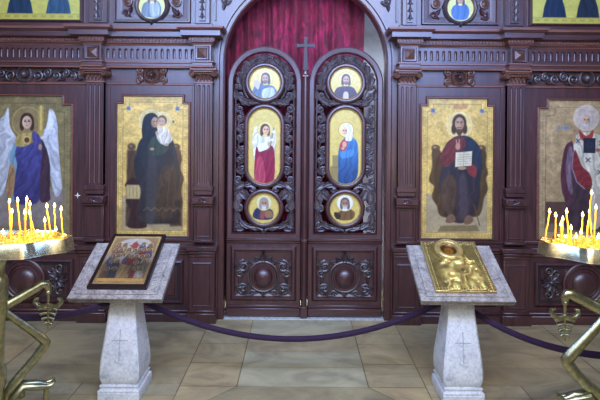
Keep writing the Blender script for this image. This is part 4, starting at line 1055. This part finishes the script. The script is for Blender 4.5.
# painted icon lying on the left desk
def lying_fn(D, a0, a1, b0, b1, base, H=None, TILT=TILT):
    def fn(c):
        U = (c.X - c.b[0]) / (c.b[2] - c.b[0]); V = 1 - (c.Y - c.b[1]) / (c.b[3] - c.b[1])
        A = a0 + (a1 - a0) * U; Bm = b0 + (b1 - b0) * V; Hh = base + (H(c) if H else 0)
        ct, sn = math.cos(TILT), math.sin(TILT); o = D(0, 0, 0)
        return np.stack([o[0] + A, o[1] + Bm * ct - Hh * sn, o[2] + Bm * sn + Hh * ct], -1).reshape(-1, 3)
    return fn
ia0, ia1, ib0, ib1 = -.198, .2, .06, .58
r = thing('lectern_icon', DL(0, ib0, .012), 'dark-framed painted icon of a crowd of saints lying on the left lectern', 'icon')
mb = MB(); mb.sweep(rect(ia0, ia1, ib0, ib1), [(-.024, .013), (0, .013), (0, .04), (-.004, .045), (-.022, .045), (-.026, .036)], lambda x, y, h: DL(x, y, h))
mb.f.append(tuple(i * 6 for i in range(4))); mb.mi.append(0)
mb.build('frame', [M['dark_frame']], r, .4)
w_, h_ = 78.0, 104.0
c = Cv(0, 0, w_, h_, 2.6, (206, 168, 84)); c.mottle(.1, 6)
c.box(4, 4, w_ - 4, h_ - 6, (172, 128, 66), 1); c.poly([(6, 34), (14, 14), (28, 6), (50, 6), (64, 14), (72, 34), (72, 60), (6, 60)], (206, 196, 178), 2)
c.poly([(30, 96), (32, 60), (40, 50), (48, 60), (50, 96)], (196, 150, 78), 2, folds=.4)
rs = random.Random(11); pal = [(156, 54, 44), (74, 84, 132), (122, 86, 60), (178, 140, 84), (96, 76, 120), (140, 150, 170), (64, 70, 84), (168, 96, 66), (108, 116, 82), (196, 184, 160)]
c.poly([(34, 22), (39, 12), (45, 22), (43, 30), (36, 30)], (186, 60, 50), .9); c.ell(39.5, 12, 2.6, 2.6, (230, 206, 140)); c.ell(39.5, 12.4, 1.5, 1.8, (178, 130, 96)); c.poly([(30, 22), (38, 20), (36, 24)], (196, 70, 60)); c.poly([(49, 20), (42, 20), (44, 24)], (196, 70, 60))
for rowi, (yy_, n) in enumerate(((20, 6), (33, 8), (46, 8), (60, 6), (74, 6))):
    for k in range(n):
        fx = 8 + (w_ - 16) * (k + .5) / n + rs.uniform(-2, 2); fy_ = yy_ + rs.uniform(-2, 2)
        if rowi == 0 and 30 < fx < 50: continue
        if rowi >= 3 and 30 < fx < 48: continue
        cc = pal[rs.randrange(len(pal))]; hh = 16 if rowi < 3 else 22
        c.poly([(fx - 5, fy_ + 4), (fx - 2, fy_ + 2), (fx + 2, fy_ + 2), (fx + 5, fy_ + 4), (fx + 6, fy_ + hh), (fx - 6, fy_ + hh)], cc, .9, folds=.9, seed=k + 3)
        c.face(fx, fy_ - 1, 2.9, (176, 128, 92), (70, 50, 38), (90, 70, 54) if k % 2 else None, (224, 190, 104), 1.6)
c.box(4, h_ - 12, w_ - 4, h_ - 6, (214, 166, 66), .8); c.line([(4, h_ - 12.5), (w_ - 4, h_ - 12.5)], .8, (120, 80, 40))
for k in range(22): c.box(8 + k * 2.9, h_ - 10.4, 9.6 + k * 2.9, h_ - 7.6, (150, 100, 40), .5, .6)
for pts in ([(1.5, 1.5), (w_ - 1.5, 1.5), (w_ - 1.5, h_ - 1.5), (1.5, h_ - 1.5), (1.5, 1.5)],): c.line(pts, 1.2, (222, 178, 84), .8)
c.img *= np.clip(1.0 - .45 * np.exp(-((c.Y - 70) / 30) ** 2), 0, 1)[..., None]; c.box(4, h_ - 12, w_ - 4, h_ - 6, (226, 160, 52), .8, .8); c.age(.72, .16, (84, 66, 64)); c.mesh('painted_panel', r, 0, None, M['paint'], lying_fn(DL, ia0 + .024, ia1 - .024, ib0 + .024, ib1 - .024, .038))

# embossed gilt icon on the right desk
ia0, ia1, ib0, ib1 = -.208, .195, .05, .53
r = thing('metal_icon', DR(0, ib0, .012), 'gilt metal-covered icon with an embossed halo lying on the right lectern', 'icon')
w_, h_ = 80.0, 94.0
c = Cv(0, 0, w_, h_, 2.4, (208, 180, 104)); c.mottle(.16, 7)
X, Y = c.X, c.Y
N = vnoise(X + 90, Y + 90, 4.5, 31) * .6 + vnoise(X + 90, Y + 90, 2.2, 32) * .4
hx, hy = 37, 17
rd = np.hypot(X - hx, Y - hy)
Hm = .002 * N
Hm = Hm + .004 * np.exp(-((rd - 25) / 1.5) ** 2)
body = 1 / (1 + np.exp(-(27 - np.abs(X - 44) - np.maximum(0, 44 - Y) * .9) / 1.6)) * (1 / (1 + np.exp(-(Y - 30) / 2)))
N2 = vnoise(X + 50, Y + 50, 11, 33); fold = np.sin((X * .9 + Y * .45) * .3 + N2 * 9) * .7 + np.sin((X * .5 - Y * .9) * .34 + N2 * 7) * .3
Hm = Hm + body * (.012 + .009 * fold)
arm = np.exp(-(((X - 52) * .8 + (Y - 56)) / 5) ** 2) * (np.abs(X - 50) < 18); Hm = Hm + .006 * arm
child = np.hypot((X - 58) / 1.0, (Y - 46) / 1.1); Hm = Hm + .012 * np.exp(-((child - 6) / 1.8) ** 2)
edge = np.minimum(np.minimum(X, w_ - X), np.minimum(Y, h_ - Y)); Hm = Hm + .006 * np.exp(-((edge - 2.5) / 1.5) ** 2) + .003 * np.exp(-((edge - 6) / .8) ** 2)
band = (edge < 6); Hm = Hm + band * .003 * np.sin(X * 1.6) * np.sin(Y * 1.6)
hole = np.clip((np.hypot((X - hx) / 11, (Y - hy - .5) / 11.5) - 1) * 4, -1, 0); Hm = Hm + .008 * hole
d2 = np.hypot((X - 46) / 3, (Y - 58) / 5); Hm = Hm - .006 * np.clip(1 - d2, 0, 1)
c.img *= ((.74 + .3 * body) * (1 + .34 * fold * body) * (1 + .3 * (N - .5)))[..., None]
c.ell(hx, hy + .5, 10.8, 11.3, (96, 62, 26), 1)
c.ell(hx + .5, hy + 1.5, 7, 7.6, (176, 112, 40), 1.5); c.ell(hx + 1.5, hy + 2, 4, 5.4, (204, 140, 60), 1.2, .7)
for dx in (-1.6, 1.8): c.ell(hx + .6 + dx, hy + .2, .9, .6, (50, 28, 18), .6)
c.line([(hx + .8, hy + .6), (hx + 1, hy + 4)], .8, (120, 70, 40), .6); c.line([(hx - .6, hy + 6), (hx + 2.4, hy + 6)], .7, (110, 50, 36), .6)
c.ell(46, 58, 2.4, 4, (90, 60, 34), 1.5, .7); c.ell(66, 70, 2, 1.2, (90, 60, 34), 1, .6)
c.mesh('embossed_cover', r, 0, None, M['embossed'], lying_fn(DR, ia0, ia1, ib0, ib1, .03, lambda c_: Hm, TR), relief=True)
mb = MB(); mb.sweep(rect(ia0, ia1, ib0, ib1), [(-.02, .013), (0, .013), (.001, .033), (-.004, .035)], lambda x, y, h: DR(x, y, h)); mb.f.append(tuple(i * 4 for i in range(4))); mb.mi.append(0)
# crown-like top edge over the halo
o = MB()
mb.build('backing_board', [M['gold_leaf']], r, .4)
mb = MB(); ha, hb = ia0 + (ia1 - ia0) * hx / w_, ib1 - (ib1 - ib0) * hy / h_
mb.sweep(arcpts(ha, hb, .08, 0, 2 * PI, 40)[:-1], [(-.019, .03), (-.017, .044), (-.008, .05), (.004, .052), (.014, .046), (.018, .04), (.021, .043), (.025, .03)], lambda x, y, h: DR(x, y, h))
mb.build('halo_ring', [M['gold_leaf']], r, .9)

# ================================================================ CANDLE STANDS
TZ = 1.256
def stand(sx, sy, s, label, toff, arms, keepouts):
    root = thing('candle_stand', (sx, sy, 0), label, 'candle stand')
    tcx = sx + toff; n = 120
    def vfront(u):
        u = abs(u)
        if u < .18: return .165 + .012 * math.cos(u / .18 * PI / 2)
        t = min(1, (u - .18) / .145); return .045 + .12 * (1 - t) ** 1.7
    half = [(-.325 + .65 * i / 60) for i in range(61)]
    plan_ = [(u, -vfront(u)) for u in half] + [(u, vfront(u)) for u in half[::-1]]
    n = len(plan_)
    def inside(x, y, k=.86): u, v_ = x - tcx, y - sy; return abs(u) < .335 * k + .02 and abs(v_) < vfront(u) * k - .008
    def ringpts(scale, z, inset=0.0):
        out_ = []
        for u, v_ in plan_:
            l = math.hypot(u, v_); f = scale - inset / max(l, .05); out_.append((tcx + u * f, sy + v_ * f, z))
        return out_
    def loft(rings, capend=True):
        mb = MB(); vs = [p for r_ in rings for p in r_]
        fs = [(i * n + j, i * n + (j + 1) % n, (i + 1) * n + (j + 1) % n, (i + 1) * n + j) for i in range(len(rings) - 1) for j in range(n)]
        if capend: fs += [tuple((len(rings) - 1) * n + j for j in range(n))]
        mb.add(vs, fs); return mb
    mb = loft([ringpts(1, TZ - .012, .02), ringpts(1, TZ + .012, .006), ringpts(1, TZ + .015, .002), ringpts(1, TZ + .012, -.001), ringpts(1, TZ - .05, -.012), ringpts(1, TZ - .056, -.014), ringpts(1.0, TZ - .056, -.008), ringpts(.8, TZ - .045), ringpts(.2, TZ - .07)])
    mb.build('lobed_tray', [M['tray_brass']], root, .6)
    mb = loft([ringpts(1, TZ - .012, .02), ringpts(.3, TZ - .012)]); mb.build('tray_floor', [M['cup_brass']], root, .6)
    mb = MB(); mb.lathe([(.05, TZ - .075), (.06, TZ - .085), (.03, TZ - .12), (.022, TZ - .16), (.024, 1.075), (.034, 1.065), (.041, 1.04), (.041, .87), (.034, .84), (.028, .82), (.024, .6), (.036, .57), (.036, .5), (.026, .47), (.03, .12), (.06, .08), (.15, .05), (.19, .03), (.2, 0.0)], (sx, sy, 0), 'z', 20)
    mb.build('column', [M['brass']], root, .6)
    for ang, dz, ez, th in arms:
        ca, sa = math.cos(ang), math.sin(ang)
        A = lambda r, z: (sx + r * 1.11 * ca, sy + r * 1.11 * sa, z)
        mb = MB(); t = .024 * th
        mb.tube([A(.02, .9 + dz * .3), A(.085, .935 + dz * .6), A(.15, .972 + dz), A(.178, .99 + dz), A(.196, .986 + dz), A(.205, .966 + dz), A(.205, .945 + dz)], [t * 1.1, t, t * .95, t, t * .95, t * .8, t * .6], 8, flat=.8)
        mb.build('arm', [M['brass']], root, .9)
        mb = MB()
        mb.tube([A(.018, .875), A(.07, .815 + ez * .4), A(.13, .75 + ez * .8), A(.18, .69 + ez), A(.197, .665 + ez), A(.19, .64 + ez)], [t * .8, t * .85, t * .95, t * 1.1, t * 1.1, t], 8, flat=.8)
        mb.tube([A(.197, .665 + ez), A(.19, .648 + ez), A(.15, .59 + ez), A(.1, .53 + ez * .7), A(.06, .48 + ez * .4), A(.03, .43), A(.03, .3)], [t * 1.05, t * 1.1, t, t * .95, t * 1.05, t * .9, t * .9], 8, flat=.8)
        mb.build('angled_strut', [M['brass']], root, .9)
        mb = MB(); c0 = (.205, .945 + dz)     # hanging leaf ornament
        mb.tube([A(c0[0], c0[1]), A(c0[0], c0[1] - .03), A(c0[0], c0[1] - .205)], [.012, .008, .004], 8)
        mb.ball(*A(c0[0], c0[1] - .005), .016)
        for k in (-1, 1):
            def Q(u, v): return (A(c0[0], 0)[0] + k * u * 1.2, A(c0[0], 0)[1], c0[1] + v)
            mb.tube([Q(0, -.07), Q(.02, -.085), Q(.045, -.08), Q(.06, -.06), Q(.056, -.042), Q(.044, -.04)], [.01, .012, .014, .014, .012, .008], 7)
            for j in range(4):
                z_ = -.092 - .027 * j; l = .042 - .008 * j
                mb.tube([Q(0, z_), Q(l * .5, z_ - .002), Q(l, z_ - .008)], [.005, .0085, .0105], 7)
        mb.build('leaf_pendant', [M['brass']], root, .9)
        mb = MB()                              # scrolled foot leaf
        for j, off in enumerate((-.022, 0, .022)):
            def B(r, z): p_ = A(r, z); return (p_[0] - sa * off, p_[1] + ca * off, p_[2])
            mb.tube([B(.02, .3), B(.05, .4), B(.1, .46), B(.16, .455 - abs(off) * .6), B(.2, .43), B(.225, .435), B(.235, .45)], [.014, .016, .02, .019, .014, .011, .008], 7)
        mb.tube([A(.1, .43), A(.075, .405), A(.09, .385), A(.112, .395), A(.108, .412)], [.014, .012, .012, .01, .007], 7)
        mb.tube([A(.2, .43), A(.2, .3), A(.21, .15), A(.27, .04), A(.31, .016)], [.014, .02, .02, .024, .016], 8)
        mb.build('scrolled_foot', [M['brass']], root, .9)
    # cups
    mb = MB(); mb.lathe([(.008, 0), (.008, .012), (.0135, .024), (.0145, .024), (.0115, .022), (.0085, .014), (1e-6, .012)], (sx, sy, TZ - .012), 'z', 10)
    cup = mb.build('candle_cup', [M['cup_brass']], root, .9)
    spots = list(keepouts)
    rs = random.Random(4)
    tries = 0
    while len(spots) < 56 and tries < 4000:
        tries += 1; p = (tcx + rs.uniform(-.34, .34), sy + rs.uniform(-.18, .18))
        if not inside(*p): continue
        if all(math.hypot(p[0] - q_[0], p[1] - q_[1]) > .037 for q_ in spots): spots.append(p)
    for i, p in enumerate(spots):
        o = cup if i == 0 else cup.copy()
        if i: COL.objects.link(o); o.parent = root
        o.location = (p[0] - sx, p[1] - sy, 0)
    return root

def base_from_px(px, py):
    px, py = unroll(px, py)
    d = (EYE - TZ) * F / (py - CY); return ((px - CX) * d / F, d - DIST)

CAND_L = [
 ((9.4, 201.5), (10.5, 229), 'tall burning taper nearest the picture\'s left edge on the left candle stand'),
 ((12, 211.5), (11, 236), 'thick-looking burning taper in front at the left end of the left candle stand'),
 ((17.6, 200.5), (20.5, 230), 'tall burning taper leaning left, third from the left on the left candle stand'),
 ((26.8, 199), (25, 231), 'highest burning taper on the left candle stand, leaning right'),
 ((30, 204), (31.5, 233), 'upright burning taper just right of the highest flame on the left stand'),
 ((24.7, 212.5), (25.4, 239), 'shorter front taper directly below the highest flame on the left stand'),
 ((29.5, 212.6), (36, 237), 'burning taper leaning hard to the left amid the left stand'),
 ((46.8, 206.2), (51.5, 236), 'left one of the tall trio of tapers at the right of the left stand'),
 ((54.6, 206), (55.6, 233), 'middle one of the tall trio of tapers at the right of the left stand'),
 ((61.2, 209), (63, 236), 'rightmost burning taper on the left candle stand'),
 ((44.8, 220.5), (45.6, 237), 'short burning taper left of the tall trio on the left stand'),
 ((55.8, 229.5), (56, 242), 'burning stub low in front of the tall trio on the left stand'),
 ((42.6, 234.5), (42.8, 243), 'tiny burning stub at the near rim of the left stand'),
 ((3, 232.5), (3.2, 242), 'burning stub cut by the left edge of the picture'),
]
CAND_R = [
 ((549.5, 211.5), (544.6, 240), 'leftmost burning taper on the right candle stand, leaning right'),
 ((555.7, 215.5), (555, 243), 'upright front taper, second from the left on the right candle stand'),
 ((566.7, 211.5), (569, 240), 'tall taper leaning left in the middle left of the right candle stand'),
 ((562.8, 219), (562.2, 239), 'medium burning taper behind a shorter one on the right candle stand'),
 ((561, 224.5), (560, 246), 'shorter front taper in the left cluster of the right candle stand'),
 ((571, 228), (570.2, 246), 'short burning taper alone at the near middle of the right stand'),
 ((582.7, 215), (581, 242), 'burning taper just left of the tallest on the right candle stand'),
 ((591.6, 193), (586, 247), 'tallest burning taper of all, leaning right on the right candle stand'),
 ((589.6, 211.5), (592, 240), 'thin burning taper crossing behind the tallest on the right stand'),
 ((596, 207.5), (594, 236), 'rightmost tall burning taper on the right candle stand'),
 ((581.2, 232.5), (581.4, 248), 'burning stub below the tallest candle on the right stand'),
 ((576.2, 236.5), (576.4, 249), 'lowest burning stub at the near rim of the right stand'),
 ((598.6, 236.5), (598.4, 248), 'burning stub at the right edge of the picture'),
]
def candle(flame, foot, label, group):
    bx, by = base_from_px(*foot); by = max(-2.112 - .13, min(-2.112 + .135, by)); bx = (unroll(*foot)[0] - CX) * (by + DIST) / F; d = by + DIST; flame = unroll(*flame); tx = (flame[0] - CX) * d / F; tz = EYE - (flame[1] + 2.2 - CY) * d / F
    root = thing('candle', (bx, by, TZ), label, 'candle', group)
    mb = MB(); P0 = Vector((bx, by, TZ)); P1 = Vector((tx, by, tz)); n = 6
    mb.tube([P0 + (P1 - P0) * (i / n) + Vector((.0015 * math.sin(i * 2.1), 0, 0)) for i in range(n + 1)], [.0046, .0044, .0043, .0042, .0041, .004, .0035], 8)
    mb.build('wax_stick', [M['wax']], root, .9)
    mb = MB(); mb.tube([P1 - Vector((0, 0, .002)), P1 + Vector((.0005, 0, .006))], .0011, 5); mb.build('wick', [M['wick']], root)
    mb = MB(); mb.lathe([(1e-6, 0), (.004, .003), (.0062, .008), (.0062, .012), (.0045, .018), (.0022, .025), (1e-6, .031)], P1 + Vector((0, 0, .001)), 'z', 10); mb.build('flame', [M['flame']], root, 3)
    return (bx, by), P1

SL = (-1.575, -2.112); SR = (1.64, -2.112)
flames = {}
for key, lst, g in (('l', CAND_L, 'burning tapers on the left candle stand'), ('r', CAND_R, 'burning tapers on the right candle stand')):
    flames[key] = [candle(a, b, l, g) for a, b, l in lst]
aL = math.radians(-58); aR = math.radians(238)
stand(SL[0], SL[1], -1, 'left brass candle stand with a lobed tray of burning tapers', .035, [(math.radians(32), 0, 0, 1), (math.radians(152), 0, 0, 1), (math.radians(272), 0, 0, 1)], [f[0] for f in flames['l']])
stand(SR[0], SR[1], 1, 'right brass candle stand with a lobed tray of burning tapers', -.027, [(math.radians(175), 0, -.03, 1.2), (math.radians(295), 0, 0, 1.2), (math.radians(55), 0, 0, 1.2)], [f[0] for f in flames['r']])

# ================================================================ ROPES
def rope(p0, p1, sag, label):
    p0, p1 = Vector(p0), Vector(p1); n = 40
    pts = [p0 + (p1 - p0) * (i / n) - Vector((0, 0, sag * 4 * (i / n) * (1 - i / n))) for i in range(n + 1)]
    root = thing('barrier_rope', (p0 + p1) / 2 - Vector((0, 0, sag)), label, 'rope', 'purple barrier ropes')
    mb = MB(); mb.tube(pts, .0205, 12); mb.build('velvet_rope', [M['velvet']], root, .9)
    for e, k in ((0, 1), (n, -1)):
        mb = MB(); a, b = pts[e], pts[e + k * 2]; mb.tube([a - (b - a) * .1, a, a + (b - a) * .25], [.014, .023, .023], 12); mb.build('end_cap', [M['brass']], root, .9)
yb = -1.267 + .12
rope((-1.2, yb, .62), (1.09, yb, .62), .3, 'middle purple velvet barrier rope sagging between the two lecterns')
rope((-1.25, yb, .64), (SL[0] + .03, SL[1] + .03, .84), .06, 'left purple velvet barrier rope running from the left lectern to the candle stand')
rope((1.13, yb, .63), (SR[0] + .25, SR[1] + .1, .62), .12, 'right purple velvet barrier rope hanging from the right lectern past the candle stand')

# ================================================================ LIGHT
def area(loc, aim, sx, sy, energy, col):  # only the cool key stands for windows; other areas are added fills
    l = bpy.data.lights.new('window_and_fill_light', 'AREA'); l.shape = 'RECTANGLE'; l.size = sx; l.size_y = sy; l.energy = energy; l.color = col
    o = bpy.data.objects.new('window_and_fill_light', l); COL.objects.link(o); o.location = loc
    o.rotation_euler = (Vector(aim) - Vector(loc)).to_track_quat('-Z', 'Y').to_euler(); return o
def point(loc, energy, col, r=.03):
    l = bpy.data.lights.new('point_light', 'POINT'); l.energy = energy; l.color = col; l.shadow_soft_size = r
    o = bpy.data.objects.new('point_light', l); COL.objects.link(o); o.location = loc; return o
area((-.4, -5.6, 4.3), (0, 0, 2.3), 6.0, 2.2, 205, (.72, .86, 1))
area((.1, -3.2, 3.2), (.1, 0, 2.75), 5.4, .9, 200, (.2, .4, 1))  # added unseen blue panel, placed to mirror as sheen on the upper wood
area((0, -5.4, 2.3), (0, 0, 1.5), 4.5, 1.0, 20, (1, .76, .44))  # added warm front fill to lift the gold icons
def spot(loc, aim, size, energy, col):
    l = bpy.data.lights.new('spot_light', 'SPOT'); l.energy = energy; l.color = col; l.spot_size = math.radians(size); l.spot_blend = 1.0; l.shadow_soft_size = .35
    o = bpy.data.objects.new('spot_light', l); COL.objects.link(o); o.location = loc
    o.rotation_euler = (Vector(aim) - Vector(loc)).to_track_quat('-Z', 'Y').to_euler(); return o
spot((.05, -3.2, 3.9), (.05, 0, 2.3), 44, 260, (.3, .48, 1)); spot((-1.3, -3.0, 4.7), (-1.25, 0, 2.3), 54, 500, (.2, .4, 1)); spot((1.4, -3.0, 4.7), (1.25, 0, 2.3), 54, 450, (.2, .4, 1))  # added unseen spots washing the upper wood blue
area((.3, -4.4, 4.6), (0, -1.2, 0), 3.2, 1.4, 90, (1, .84, .6))  # added warm fill over the floor and lecterns, no fixture there
point((.2, -.9, 3.4), 3, (.75, .82, 1), .3)  # unseen point light added before the arch top, no fixture there
point((.95, .8, 2.6), 9, (.85, .92, 1), .2); point((0, .7, .5), 40, (.9, .95, 1), .15)
for key in 'lr':
    P_ = [f[1] for f in flames[key]]; P_.sort(key=lambda p: p.x); k = 4
    for i in range(k):
        g = P_[i * len(P_) // k:(i + 1) * len(P_) // k]; c_ = sum(g, Vector((0, 0, 0))) / len(g)
        point(c_ + Vector((0, 0, .06)), 2.6, (1, .64, .26), .02)

w = bpy.data.worlds.new('interior'); bpy.context.scene.world = w; w.use_nodes = True
w.node_tree.nodes['Background'].inputs['Color'].default_value = (.55, .6, .78, 1); w.node_tree.nodes['Background'].inputs['Strength'].default_value = .15

# ================================================================ CAMERA
cam = bpy.data.cameras.new('camera'); cam.sensor_width = 36; cam.lens = 36 * F / 600; cam.shift_y = -(200 - CY) / 600; cam.clip_start = .05
co = bpy.data.objects.new('camera', cam); COL.objects.link(co); co.location = (0, -DIST, EYE); co.rotation_euler = (PI / 2, math.radians(-ROLL), 0)
bpy.context.scene.camera = co
vs_ = bpy.context.scene.view_settings; vs_.view_transform = 'Standard'; vs_.look = 'None'; vs_.exposure = 0.0; vs_.gamma = 1.0
